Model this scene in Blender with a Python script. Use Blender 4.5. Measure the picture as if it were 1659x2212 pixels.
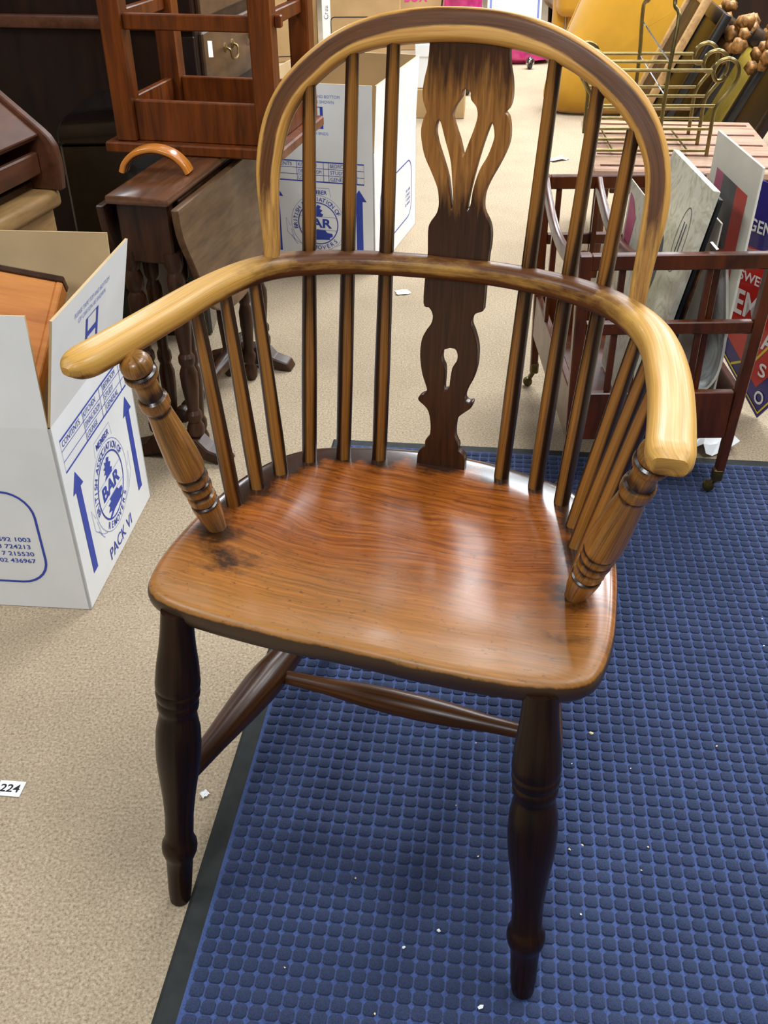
import bpy, bmesh, math, random
from mathutils import Vector, Matrix
random.seed(7)
for o in list(bpy.data.objects):
    bpy.data.objects.remove(o)
S = bpy.context.scene
COL = S.collection
# ------------------------------------------------------------------ camera, world, exposure
PITCH, ROLL, CAMH, FPX = 0.602, -0.0103, 1.0039, 2105.4
def setup_camera():
    cp, sp = math.cos(PITCH), math.sin(PITCH)
    fw = Vector((0, cp, -sp)); rt = Vector((1, 0, 0)); up = Vector((0, sp, cp))
    r2 = rt * math.cos(ROLL) + up * math.sin(ROLL); u2 = up * math.cos(ROLL) - rt * math.sin(ROLL)
    cam = bpy.data.cameras.new('camera'); co = bpy.data.objects.new('camera', cam); COL.objects.link(co)
    m = Matrix((r2, u2, -fw)).transposed().to_4x4(); m.translation = Vector((0, 0, CAMH)); co.matrix_world = m
    cam.sensor_fit = 'VERTICAL'; cam.sensor_height = 36.0; cam.sensor_width = 27.0
    cam.lens = FPX / 2212.0 * 36.0
    cam.clip_start = 0.02
    S.camera = co
setup_camera()
W = bpy.data.worlds.new('world'); S.world = W; W.use_nodes = True
W.node_tree.nodes['Background'].inputs[0].default_value = (0.75, 0.85, 1.0, 1)
W.node_tree.nodes['Background'].inputs[1].default_value = 0.6
S.view_settings.view_transform = 'Standard'; S.view_settings.look = 'None'
S.view_settings.gamma = 1.0; S.view_settings.use_curve_mapping = False
S.view_settings.exposure = 0.40
LAMP_STRENGTH = 15.0
# ceiling panel lights: (x, y, width x, length y, label)
LAMPS = [(0.78, 3.4, 0.7, 1.5, 'square-edged ceiling panel light above the brass rack'), (1.75, 3.3, 0.6, 1.2, 'ceiling panel light above the picture frames'),
         (3.0, 3.3, 0.6, 1.2, 'ceiling panel light nearest the right wall, far row'), (0.55, 5.6, 0.6, 1.2, 'ceiling panel light above the pink bundle'),
         (1.9, 5.6, 0.6, 1.2, 'ceiling panel light above the dark cabinet'), (3.2, 5.6, 0.6, 1.2, 'ceiling panel light in the far right corner'),
         (-1.7, 5.6, 0.6, 1.2, 'ceiling panel light in the far left corner'), (0.75, 0.7, 0.6, 1.2, 'ceiling panel light above the windsor chair'),
         (2.4, 0.9, 0.6, 1.2, 'ceiling panel light right of the chair, near row'), (-1.9, 0.6, 0.6, 1.2, 'ceiling panel light above the white carton side'),
         (-0.9, -1.8, 0.6, 1.2, 'ceiling panel light behind the camera')]

# ------------------------------------------------------------------ helpers: materials
def sr(r, g, b):
    f = lambda c: (c / 255 / 12.92) if c <= 10 else ((c / 255 + 0.055) / 1.055) ** 2.4
    return (f(r), f(g), f(b), 1)
def newmat(name):
    m = bpy.data.materials.new(name); m.use_nodes = True
    nt = m.node_tree
    return m, nt, nt.nodes['Principled BSDF']
def N(nt, t, **kw):
    n = nt.nodes.new(t)
    for k, v in kw.items(): setattr(n, k, v)
    return n
def ramp(nt, fac, stops):
    n = N(nt, 'ShaderNodeValToRGB'); e = n.color_ramp.elements
    while len(e) < len(stops): e.new(0.5)
    for i, (p, c) in enumerate(stops):
        e[i].position = p; e[i].color = c
    nt.links.new(fac, n.inputs[0]); return n.outputs[0]
def noise(nt, vec, scale, detail=4, rough=0.55, dist=0.0):
    n = N(nt, 'ShaderNodeTexNoise'); n.inputs['Scale'].default_value = scale; n.inputs['Detail'].default_value = detail
    n.inputs['Roughness'].default_value = rough; n.inputs['Distortion'].default_value = dist
    nt.links.new(vec, n.inputs['Vector']); return n.outputs['Fac']
def mapping(nt, vec, scale, loc=(0, 0, 0), rot=(0, 0, 0)):
    n = N(nt, 'ShaderNodeMapping'); n.inputs['Scale'].default_value = scale; n.inputs['Location'].default_value = loc
    n.inputs['Rotation'].default_value = rot
    nt.links.new(vec, n.inputs['Vector']); return n.outputs[0]
def mix(nt, fac, a, b, mode='MIX'):
    n = N(nt, 'ShaderNodeMix', data_type='RGBA', blend_type=mode)
    for sock, v in ((n.inputs['Factor'], fac), (n.inputs['A'], a), (n.inputs['B'], b)):
        pass
    if hasattr(fac, 'links') or hasattr(fac, 'is_linked'): nt.links.new(fac, n.inputs[0])
    else: n.inputs[0].default_value = fac
    for i, v in ((6, a), (7, b)):
        if isinstance(v, tuple): n.inputs[i].default_value = v
        else: nt.links.new(v, n.inputs[i])
    return n.outputs[2]
def mth(nt, op, a, b=None, clamp=False):
    n = N(nt, 'ShaderNodeMath', operation=op); n.use_clamp = clamp
    for i, v in ((0, a), (1, b)):
        if v is None: continue
        if isinstance(v, (int, float)): n.inputs[i].default_value = v
        else: nt.links.new(v, n.inputs[i])
    return n.outputs[0]
def bump(nt, bsdf, h, strength=0.2, dist=0.001):
    n = N(nt, 'ShaderNodeBump'); n.inputs['Strength'].default_value = strength; n.inputs['Distance'].default_value = dist
    nt.links.new(h, n.inputs['Height']); nt.links.new(n.outputs[0], bsdf.inputs['Normal'])
def plain(name, col, rough=0.5, metal=0.0, spec=0.5, vary=0.08, scale=30, coat=0.0):
    m, nt, b = newmat(name)
    tc = N(nt, 'ShaderNodeTexCoord')
    f = noise(nt, tc.outputs['Object'], scale, 4)
    dark = tuple(c * (1 - vary * 2.2) for c in col[:3]) + (1,); lite = tuple(min(1, c * (1 + vary * 1.6)) for c in col[:3]) + (1,)
    nt.links.new(ramp(nt, f, [(0.3, dark), (0.7, lite)]), b.inputs['Base Color'])
    b.inputs['Roughness'].default_value = rough; b.inputs['Metallic'].default_value = metal
    b.inputs['Specular IOR Level'].default_value = spec; b.inputs['Coat Weight'].default_value = coat
    return m
def wood(name, light, dark, coord='UV', stretch=(5, 90, 90), stain=None, rough=0.32, coat=0.15, pores=0.35, blotch=0.3, spec=0.5, stain_noise=0.5, stain_stretch=(14, 60, 60), pore_k=3.2):
    """procedural timber: streaked grain along the stretched axis, dark pores, blotchy patina and an optional worn stain layer"""
    light, dark, stain = [None if c is None else (c[0], c[1] * 0.93, c[2] * 0.80, 1) for c in (light, dark, stain)]
    m, nt, b = newmat(name)
    tc = N(nt, 'ShaderNodeTexCoord'); vec = tc.outputs['UV'] if coord == 'UV' else tc.outputs['Object']
    v1 = mapping(nt, vec, stretch)
    g = noise(nt, v1, 1.0, 6, 0.6, 0.4)
    mid = tuple((a * 0.55 + c * 0.45) for a, c in zip(light, dark))
    col = ramp(nt, g, [(0.30, dark), (0.48, mid), (0.66, light)])
    v2 = mapping(nt, vec, tuple(s * (pore_k if s > 20 else 1.6) for s in stretch))
    po = noise(nt, v2, 1.0, 3, 0.7)
    pm = ramp(nt, po, [(0.30, (1, 1, 1, 1)), (0.42, (0, 0, 0, 1))])
    pd = tuple(c * 0.35 for c in dark[:3]) + (1,)
    col = mix(nt, mth(nt, 'MULTIPLY', pm, pores), col, pd)
    bl = noise(nt, mapping(nt, vec, tuple(max(8, s * 0.25) for s in stretch), (3.1, 1.7, 0.4)), 1.0, 5, 0.6)
    bm_ = ramp(nt, bl, [(0.42, (0, 0, 0, 1)), (0.72, (1, 1, 1, 1))])
    col = mix(nt, mth(nt, 'MULTIPLY', bm_, blotch), col, tuple(c * 0.55 for c in dark[:3]) + (1,))
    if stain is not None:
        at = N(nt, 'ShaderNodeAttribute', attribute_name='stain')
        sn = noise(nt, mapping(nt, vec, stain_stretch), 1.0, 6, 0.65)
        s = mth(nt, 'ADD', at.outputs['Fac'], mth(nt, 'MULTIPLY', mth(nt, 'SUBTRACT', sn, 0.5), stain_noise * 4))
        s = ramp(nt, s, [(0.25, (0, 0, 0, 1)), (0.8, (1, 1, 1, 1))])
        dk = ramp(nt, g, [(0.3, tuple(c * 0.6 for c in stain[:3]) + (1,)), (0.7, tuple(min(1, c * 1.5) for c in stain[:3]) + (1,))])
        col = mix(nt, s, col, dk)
    nt.links.new(col, b.inputs['Base Color'])
    rr = ramp(nt, bl, [(0.3, (rough * 0.8,) * 3 + (1,)), (0.8, (min(1, rough * 1.45),) * 3 + (1,))])
    nt.links.new(rr, b.inputs['Roughness'])
    b.inputs['Coat Weight'].default_value = coat; b.inputs['Coat Roughness'].default_value = 0.12
    b.inputs['Specular IOR Level'].default_value = spec
    bump(nt, b, po, 0.12, 0.0008)
    return m

# ------------------------------------------------------------------ helpers: objects
def tag(o, label=None, cat=None, group=None, kind=None):
    if label: o['label'] = label
    if cat: o['category'] = cat
    if group: o['group'] = group
    if kind: o['kind'] = kind
    return o
def empty(name, loc=(0, 0, 0), rz=0.0, label=None, cat=None, group=None):
    o = bpy.data.objects.new(name, None); COL.objects.link(o); o.location = loc; o.rotation_euler = (0, 0, rz)
    o.empty_display_size = 0.05
    return tag(o, label, cat, group)
def mk(name, verts, faces, mat, parent=None, uvs=None, stain=None, smooth=True, sharp=0.6, mats=None, fmat=None, kind=None):
    me = bpy.data.meshes.new(name); me.from_pydata([tuple(v) for v in verts], [], faces)
    if uvs is not None:
        l = me.uv_layers.new(name='UVMap')
        for p in me.polygons:
            for k, li in enumerate(p.loop_indices):
                l.data[li].uv = uvs[p.index][k]
    if stain is not None:
        a = me.attributes.new('stain', 'FLOAT', 'POINT'); a.data.foreach_set('value', [float(s) for s in stain])
    for mm in (mats or [mat]): me.materials.append(mm)
    if fmat is not None: me.polygons.foreach_set('material_index', fmat)
    if smooth:
        me.polygons.foreach_set('use_smooth', [True] * len(me.polygons))
        me.set_sharp_from_angle(angle=sharp)
    me.update()
    o = bpy.data.objects.new(name, me); COL.objects.link(o); o.parent = parent
    if kind: o['kind'] = kind
    return o
def mkbm(name, bm, mat, parent=None, mats=None, smooth=True, sharp=0.6, kind=None):
    me = bpy.data.meshes.new(name); bm.normal_update(); bm.to_mesh(me); bm.free()
    for mm in (mats or [mat]): me.materials.append(mm)
    if smooth:
        me.polygons.foreach_set('use_smooth', [True] * len(me.polygons)); me.set_sharp_from_angle(angle=sharp)
    o = bpy.data.objects.new(name, me); COL.objects.link(o); o.parent = parent
    if kind: o['kind'] = kind
    return o
def copy_obj(o, parent=None, loc=None):
    c = o.copy(); COL.objects.link(c)
    if parent is not None: c.parent = parent
    if loc is not None: c.location = loc
    return c
def bbox_bm(sx, sy, sz, bev=0.002, seg=1, M=None, bm=None, taper=None):
    own = bm is None
    b = bmesh.new()
    bmesh.ops.create_cube(b, size=1.0)
    for v in b.verts:
        v.co = Vector((v.co.x * sx, v.co.y * sy, v.co.z * sz))
        if taper and v.co.z < 0: v.co.x *= taper; v.co.y *= taper
    if bev > 0:
        bmesh.ops.bevel(b, geom=list(b.edges), offset=min(bev, 0.45 * min(sx, sy, sz)), segments=seg, affect='EDGES', profile=0.5)
    if M is not None: b.transform(M)
    if own: return b
    me = bpy.data.meshes.new('tmp'); b.to_mesh(me); b.free(); bm.from_mesh(me); bpy.data.meshes.remove(me); return bm
def T(x, y, z, rz=0, rx=0, ry=0):
    return Matrix.Translation((x, y, z)) @ Matrix.Rotation(rz, 4, 'Z') @ Matrix.Rotation(ry, 4, 'Y') @ Matrix.Rotation(rx, 4, 'X')
def box(name, c, s, mat, parent=None, bev=0.002, seg=1, rz=0, rx=0, ry=0, taper=None, kind=None):
    return mkbm(name, bbox_bm(s[0], s[1], s[2], bev, seg, T(c[0], c[1], c[2], rz, rx, ry), taper=taper), mat, parent, kind=kind)
def bar_between(name, a, b, w, h, mat, parent=None, bev=0.002, up=(0, 0, 1)):
    a = Vector(a); b = Vector(b); d = (b - a); L = d.length; x = d.normalized(); u = Vector(up); y = u.cross(x).normalized(); z = x.cross(y)
    M = Matrix((x, y, z)).transposed().to_4x4(); M.translation = (a + b) / 2
    return mkbm(name, bbox_bm(L, w, h, bev, 1, M), mat, parent)
def catmull(pts, n):
    pts = [Vector(p) for p in pts]; out = []
    P = [pts[0] * 2 - pts[1]] + pts + [pts[-1] * 2 - pts[-2]]
    m = len(pts) - 1
    for i in range(n):
        t = i / (n - 1) * m; k = min(int(t), m - 1); f = t - k
        a, b, c, d = P[k], P[k + 1], P[k + 2], P[k + 3]
        out.append(0.5 * ((2 * b) + (c - a) * f + (2 * a - 5 * b + 4 * c - d) * f * f + (3 * b - a - 3 * c + d) * f ** 3))
    return out
def interp(tab, t):
    if t <= tab[0][0]: return tab[0][1]
    for (a, x), (b, y) in zip(tab, tab[1:]):
        if t <= b: return x + (y - x) * (t - a) / max(1e-9, b - a)
    return tab[-1][1]
def sweep(name, path, section, mat, parent=None, up=(0, 0, 1), stainf=None, caps=True, closed=False, sharp=0.7):
    """section(t) -> closed list of (a, b): a along the side axis, b along the up axis"""
    n = len(path); verts = []; uvs_v = []; stain = []; L = 0; ups = Vector(up) if not callable(up) else None
    rings = []
    for i, P in enumerate(path):
        if closed: tan = path[(i + 1) % n] - path[i - 1]
        else: tan = path[min(i + 1, n - 1)] - path[max(i - 1, 0)]
        tan.normalize()
        U = ups if ups is not None else Vector(up(i / (n - 1)))
        side = tan.cross(U)
        if side.length < 1e-6: side = tan.cross(Vector((1, 0, 0)))
        side.normalize(); u2 = side.cross(tan).normalized()
        t = i / (n - 1); sec = section(t)
        if i: L += (P - path[i - 1]).length
        per = 0; pv = None
        for k, (a, b) in enumerate(sec):
            v = P + side * a + u2 * b; verts.append(v)
            if pv is not None: per += (v - pv).length
            pv = v; uvs_v.append((L, per))
            if stainf: stain.append(stainf(t, k / len(sec), a, b, v))
        rings.append(len(sec))
    m = rings[0]; faces = []; uvs = []
    rng = n if closed else n - 1
    for i in range(rng):
        for k in range(m):
            a = i * m + k; b = i * m + (k + 1) % m; c = ((i + 1) % n) * m + (k + 1) % m; d = ((i + 1) % n) * m + k
            faces.append((a, b, c, d))
            ua, ub, uc, ud = uvs_v[a], list(uvs_v[b]), list(uvs_v[c]), uvs_v[d]
            if k == m - 1: ub[1] = uvs_v[a][1] + 0.004; uc[1] = uvs_v[d][1] + 0.004
            uvs.append((ua, tuple(ub), tuple(uc), ud))
    if caps and not closed:
        f0 = tuple(range(m))[::-1]; f1 = tuple((n - 1) * m + k for k in range(m))
        faces += [f0, f1]; uvs += [tuple((uvs_v[i][1] * 0.2, uvs_v[i][1]) for i in f0), tuple((L + uvs_v[i][1] * 0.2, uvs_v[i][1]) for i in f1)]
    return mk(name, verts, faces, mat, parent, uvs, stain if stainf else None, sharp=sharp)
def circ(r, n=16, r2=None):
    r2 = r2 or r
    return [(r * math.cos(2 * math.pi * k / n), r2 * math.sin(2 * math.pi * k / n)) for k in range(n)]
def rrect(w, h, rad, n=4):
    out = []
    for cx, cy, a0 in ((1, 1, 0), (-1, 1, 90), (-1, -1, 180), (1, -1, 270)):
        for k in range(n):
            a = math.radians(a0 + 90 * k / (n - 1))
            out.append((cx * (w / 2 - rad) + rad * math.cos(a), cy * (h / 2 - rad) + rad * math.sin(a)))
    return out
def rrect_fine(w, h, rad, n=4, m=7):
    """rounded rectangle whose flat sides carry m extra points (so wear can vary across the face)"""
    base = rrect(w, h, rad, n); out = []; L = len(base)
    for i, p in enumerate(base):
        out.append(p); q = base[(i + 1) % L]
        if (i + 1) % n == 0:
            k = m if abs(q[0] - p[0]) > abs(q[1] - p[1]) else 2
            out += [(p[0] + (q[0] - p[0]) * j / (k + 1), p[1] + (q[1] - p[1]) * j / (k + 1)) for j in range(1, k + 1)]
    return out
def lathe(name, p0, p1, prof, mat, parent=None, n=20, stainf=None, fine=True, sharp=0.5):
    """turned part from p0 to p1; prof = [(t, radius)]"""
    p0 = Vector(p0); p1 = Vector(p1)
    path = [p0.lerp(p1, t) for t, _ in prof]
    L = (p1 - p0).length
    tan = (p1 - p0).normalized(); U = Vector((0, 1, 0)) if abs(tan.y) < 0.9 else Vector((1, 0, 0))
    side = tan.cross(U).normalized(); u2 = side.cross(tan).normalized()
    verts = []; uv = []; st = []
    for (t, r), P in zip(prof, path):
        for k in range(n):
            a = 2 * math.pi * k / n; v = P + side * (r * math.cos(a)) + u2 * (r * math.sin(a)); verts.append(v); uv.append((t * L, a * 0.02))
            if stainf: st.append(stainf(t, k / n, r * math.cos(a), r * math.sin(a), v))
    faces = []; uvs = []
    for i in range(len(prof) - 1):
        for k in range(n):
            q = (i * n + k, i * n + (k + 1) % n, (i + 1) * n + (k + 1) % n, (i + 1) * n + k); faces.append(q)
            e = 2 * math.pi * 0.02 if k == n - 1 else None
            uvs.append((uv[q[0]], (uv[q[1]][0], e if e else uv[q[1]][1]), (uv[q[2]][0], e if e else uv[q[2]][1]), uv[q[3]]))
    a = tuple(range(n))[::-1]; b = tuple((len(prof) - 1) * n + k for k in range(n))
    faces += [a, b]; uvs += [tuple(uv[i] for i in a), tuple(uv[i] for i in b)]
    return mk(name, verts, faces, mat, parent, uvs, st if stainf else None, sharp=sharp)
def tube(name, pts, r, mat, parent=None, n=8, closed=False, cat=None):
    path = catmull(pts, cat) if cat else [Vector(p) for p in pts]
    # parallel-transport frame
    verts = []; faces = []; m = len(path)
    t0 = (path[1] - path[0]).normalized(); u = t0.orthogonal().normalized()
    for i, P in enumerate(path):
        t = (path[min(i + 1, m - 1)] - path[max(i - 1, 0)]).normalized()
        u = (u - t * u.dot(t)); u = u.normalized() if u.length > 1e-6 else t.orthogonal().normalized(); v = t.cross(u)
        for k in range(n):
            a = 2 * math.pi * k / n; verts.append(P + u * (r * math.cos(a)) + v * (r * math.sin(a)))
    for i in range(m - 1):
        for k in range(n): faces.append((i * n + k, i * n + (k + 1) % n, (i + 1) * n + (k + 1) % n, (i + 1) * n + k))
    faces += [tuple(range(n))[::-1], tuple((m - 1) * n + k for k in range(n))]
    return mk(name, verts, faces, mat, parent)

# ---- flat print (lettering, rules, emblems) as thin geometry just proud of its surface
_tc = {}
def text2d(s, bold=0.0):
    key = (s, bold)
    if key in _tc: return _tc[key]
    cu = bpy.data.curves.new('t', 'FONT'); cu.body = s; cu.size = 1.0; cu.offset = bold; cu.resolution_u = 3
    ob = bpy.data.objects.new('t', cu); COL.objects.link(ob)
    dg = bpy.context.evaluated_depsgraph_get(); me = bpy.data.meshes.new_from_object(ob.evaluated_get(dg))
    V = [(v.co.x, v.co.y) for v in me.vertices]; F = [tuple(p.vertices) for p in me.polygons]
    bpy.data.objects.remove(ob); bpy.data.curves.remove(cu); bpy.data.meshes.remove(me)
    xs = [v[0] for v in V] or [0]
    _tc[key] = (V, F, min(xs), max(xs)); return _tc[key]
class Print:
    def __init__(s): s.V = []; s.F = []; s.M = []
    def poly(s, pts, mi=0):
        k = len(s.V); s.V += list(pts); s.F.append(tuple(range(k, k + len(pts)))); s.M.append(mi)
    def tri(s, V, F, mi=0):
        k = len(s.V); s.V += V; s.F += [tuple(i + k for i in f) for f in F]; s.M += [mi] * len(F)
    def stroke(s, pts, w, closed=False, mi=0):
        n = len(pts); L = []; R = []
        for i in range(n):
            a = pts[i - 1] if (closed or i) else pts[i]; b = pts[(i + 1) % n] if (closed or i < n - 1) else pts[i]
            dx, dy = b[0] - a[0], b[1] - a[1]; l = math.hypot(dx, dy) or 1; nx, ny = -dy / l * w / 2, dx / l * w / 2
            L.append((pts[i][0] + nx, pts[i][1] + ny)); R.append((pts[i][0] - nx, pts[i][1] - ny))
        k = len(s.V); s.V += L + R
        for i in range(n if closed else n - 1):
            j = (i + 1) % n; s.F.append((k + i, k + n + i, k + n + j, k + j)); s.M.append(mi)
    def text(s, st, x, y, h, align='l', width=None, bold=0.0, rot=0.0, mi=0):
        """h = cap height"""
        V, F, x0, x1 = text2d(st, bold); sc = h / 0.70; sx = sc
        if width: sx = width / (x1 - x0)
        w = (x1 - x0) * sx; ox = {'l': 0, 'c': -w / 2, 'r': -w}[align]
        c, q = math.cos(rot), math.sin(rot); P = []
        for a, b in V:
            u, v = (a - x0) * sx + ox, b * sc; P.append((x + u * c - v * q, y + u * q + v * c))
        s.tri(P, F, mi)
    def arc_text(s, st, cx, cy, r, a0, a1, h, flip=False, bold=0.0, mi=0):
        n = len(st)
        for i, ch in enumerate(st):
            if ch == ' ': continue
            a = a0 + (a1 - a0) * (i + 0.5) / n
            V, F, x0, x1 = text2d(ch, bold); sc = h / 0.70; w = (x1 - x0) * sc
            px, py = cx + r * math.cos(a), cy + r * math.sin(a); rot = a - math.pi / 2 if not flip else a + math.pi / 2
            c, q = math.cos(rot), math.sin(rot)
            s.tri([(px + ((u - x0) * sc - w / 2) * c - (v * sc) * q, py + ((u - x0) * sc - w / 2) * q + (v * sc) * c) for u, v in V], F, mi)
    def arc(s, cx, cy, r, w, a0=0, a1=2 * math.pi, n=40, mi=0):
        full = abs(a1 - a0) > 6.28
        pts = [(cx + r * math.cos(a0 + (a1 - a0) * i / (n if full else n - 1)), cy + r * math.sin(a0 + (a1 - a0) * i / (n if full else n - 1))) for i in range(n)]
        s.stroke(pts, w, closed=full, mi=mi)
    def build(s, name, o, ex, ey, mat, parent, mats=None, lift=0.0006):
        """lift: distance in front of the surface along ex x ey"""
        o = Vector(o); ex = Vector(ex); ey = Vector(ey); nz = ex.cross(ey).normalized()
        return mk(name, [o + ex * a + ey * b + nz * lift for a, b in s.V], s.F, mat, parent, smooth=False, mats=mats, fmat=s.M)

# ================================================================== the setting
def tan(r, g, b):
    c = sr(r, g, b); return (c[0] * 0.97, c[1] * 0.93, c[2] * 0.87, 1)
def carpet_mat():
    m, nt, b = newmat('beige_carpet')
    tc = N(nt, 'ShaderNodeTexCoord'); v = tc.outputs['Object']
    f = noise(nt, v, 260, 3, 0.7)
    c = ramp(nt, f, [(0.28, tan(120, 106, 88)), (0.45, tan(166, 150, 128)), (0.58, tan(182, 168, 146)), (0.75, tan(206, 194, 172))])
    f2 = noise(nt, mapping(nt, v, (1, 1, 1), (7, 3, 0)), 420, 2, 0.6)
    c = mix(nt, mth(nt, 'MULTIPLY', ramp(nt, f2, [(0.58, (0, 0, 0, 1)), (0.7, (1, 1, 1, 1))]), 0.45), c, tan(126, 92, 74))
    f3 = noise(nt, mapping(nt, v, (1, 1, 1), (1, 8, 0)), 340, 2, 0.6)
    c = mix(nt, mth(nt, 'MULTIPLY', ramp(nt, f3, [(0.6, (0, 0, 0, 1)), (0.72, (1, 1, 1, 1))]), 0.3), c, tan(96, 104, 84))
    big = noise(nt, v, 3.2, 5, 0.65)
    c = mix(nt, mth(nt, 'MULTIPLY', ramp(nt, big, [(0.45, (0, 0, 0, 1)), (0.75, (1, 1, 1, 1))]), 0.28), c, tan(120, 104, 86))
    nt.links.new(c, b.inputs['Base Color']); b.inputs['Roughness'].default_value = 0.95
    b.inputs['Specular IOR Level'].default_value = 0.1
    bump(nt, b, f, 0.5, 0.003)
    return m
M_CARPET = carpet_mat()
M_WALL = plain('brown_painted_wall', sr(84, 78, 70), 0.8, vary=0.03, scale=4)
M_CEIL = plain('grey_ceiling', sr(104, 103, 100), 0.85, vary=0.02, scale=3)
RX0, RX1, RY0, RY1, RZ = -3.2, 4.2, -3.2, 8.9, 2.6
def slab(name, x0, x1, y0, y1, z0, z1, mat):
    o = box(name, ((x0 + x1) / 2, (y0 + y1) / 2, (z0 + z1) / 2), (x1 - x0, y1 - y0, z1 - z0), mat, None, bev=0); o['kind'] = 'structure'; return o
slab('floor', RX0, RX1, RY0, RY1, -0.1, 0.0, M_CARPET)
slab('ceiling', RX0, RX1, RY0, RY1, RZ, RZ + 0.1, M_CEIL)
slab('wall_back', RX0, RX1, RY1, RY1 + 0.1, 0, RZ, M_WALL)
slab('wall_front', RX0, RX1, RY0 - 0.1, RY0, 0, RZ, M_WALL)
slab('wall_left', RX0 - 0.1, RX0, RY0, RY1, 0, RZ, M_WALL)
slab('wall_right', RX1, RX1 + 0.1, RY0, RY1, 0, RZ, M_WALL)
# ceiling strip lights
M_HOUSING = plain('white_enamel_housing', sr(230, 230, 228), 0.4, vary=0.02)
def lamp_mat(k):
    m, nt, b = newmat('lit_diffuser')
    b.inputs['Base Color'].default_value = (0.9, 0.9, 0.9, 1); b.inputs['Emission Color'].default_value = (0.93, 0.99, 1.05, 1)
    b.inputs['Emission Strength'].default_value = LAMP_STRENGTH * k; return m
M_LITS = {k: lamp_mat(k) for k in (0.8, 1.05, 1.6)}
for i, (x, y, w, l, lab) in enumerate(LAMPS):
    M_LIT = M_LITS[1.6 if y > 5 else 1.05 if y > 3 else 0.8 if y > 0 else 1.6]
    e = empty('ceiling_light', (x, y, RZ), 0, lab, 'ceiling light', 'ceiling panel lights')
    box('housing', (0, 0, -0.025), (w + 0.04, l + 0.04, 0.05), M_HOUSING, e, 0.004)
    mk('diffuser', [(-w / 2, -l / 2, -0.052), (w / 2, -l / 2, -0.052), (w / 2, l / 2, -0.052), (-w / 2, l / 2, -0.052)], [(0, 3, 2, 1)], M_LIT, e, smooth=False)

# ================================================================== blue mat
def fibre(name, c, c2, scale=700, rough=0.95, big=5):
    m, nt, b = newmat(name)
    tc = N(nt, 'ShaderNodeTexCoord'); v = tc.outputs['Object']
    f = noise(nt, v, scale, 3, 0.7)
    col = ramp(nt, f, [(0.3, c), (0.7, c2)])
    bg = noise(nt, v, big, 4, 0.6)
    col = mix(nt, mth(nt, 'MULTIPLY', ramp(nt, bg, [(0.4, (0, 0, 0, 1)), (0.75, (1, 1, 1, 1))]), 0.35), col, tuple(x * 0.6 for x in c[:3]) + (1,))
    nt.links.new(col, b.inputs['Base Color']); b.inputs['Roughness'].default_value = rough; b.inputs['Specular IOR Level'].default_value = 0.15
    b.inputs['Sheen Weight'].default_value = 0.15
    bump(nt, b, f, 0.6, 0.0015); return m
M_MATB = fibre('blue_mat_fibre', sr(50, 65, 110), sr(80, 99, 150))
M_NUB = fibre('blue_grey_mat_nub', sr(36, 45, 72), sr(60, 71, 100), 600)
M_RUB = plain('black_rubber', sr(44, 46, 44), 0.75, vary=0.1, scale=60, spec=0.3)
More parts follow.
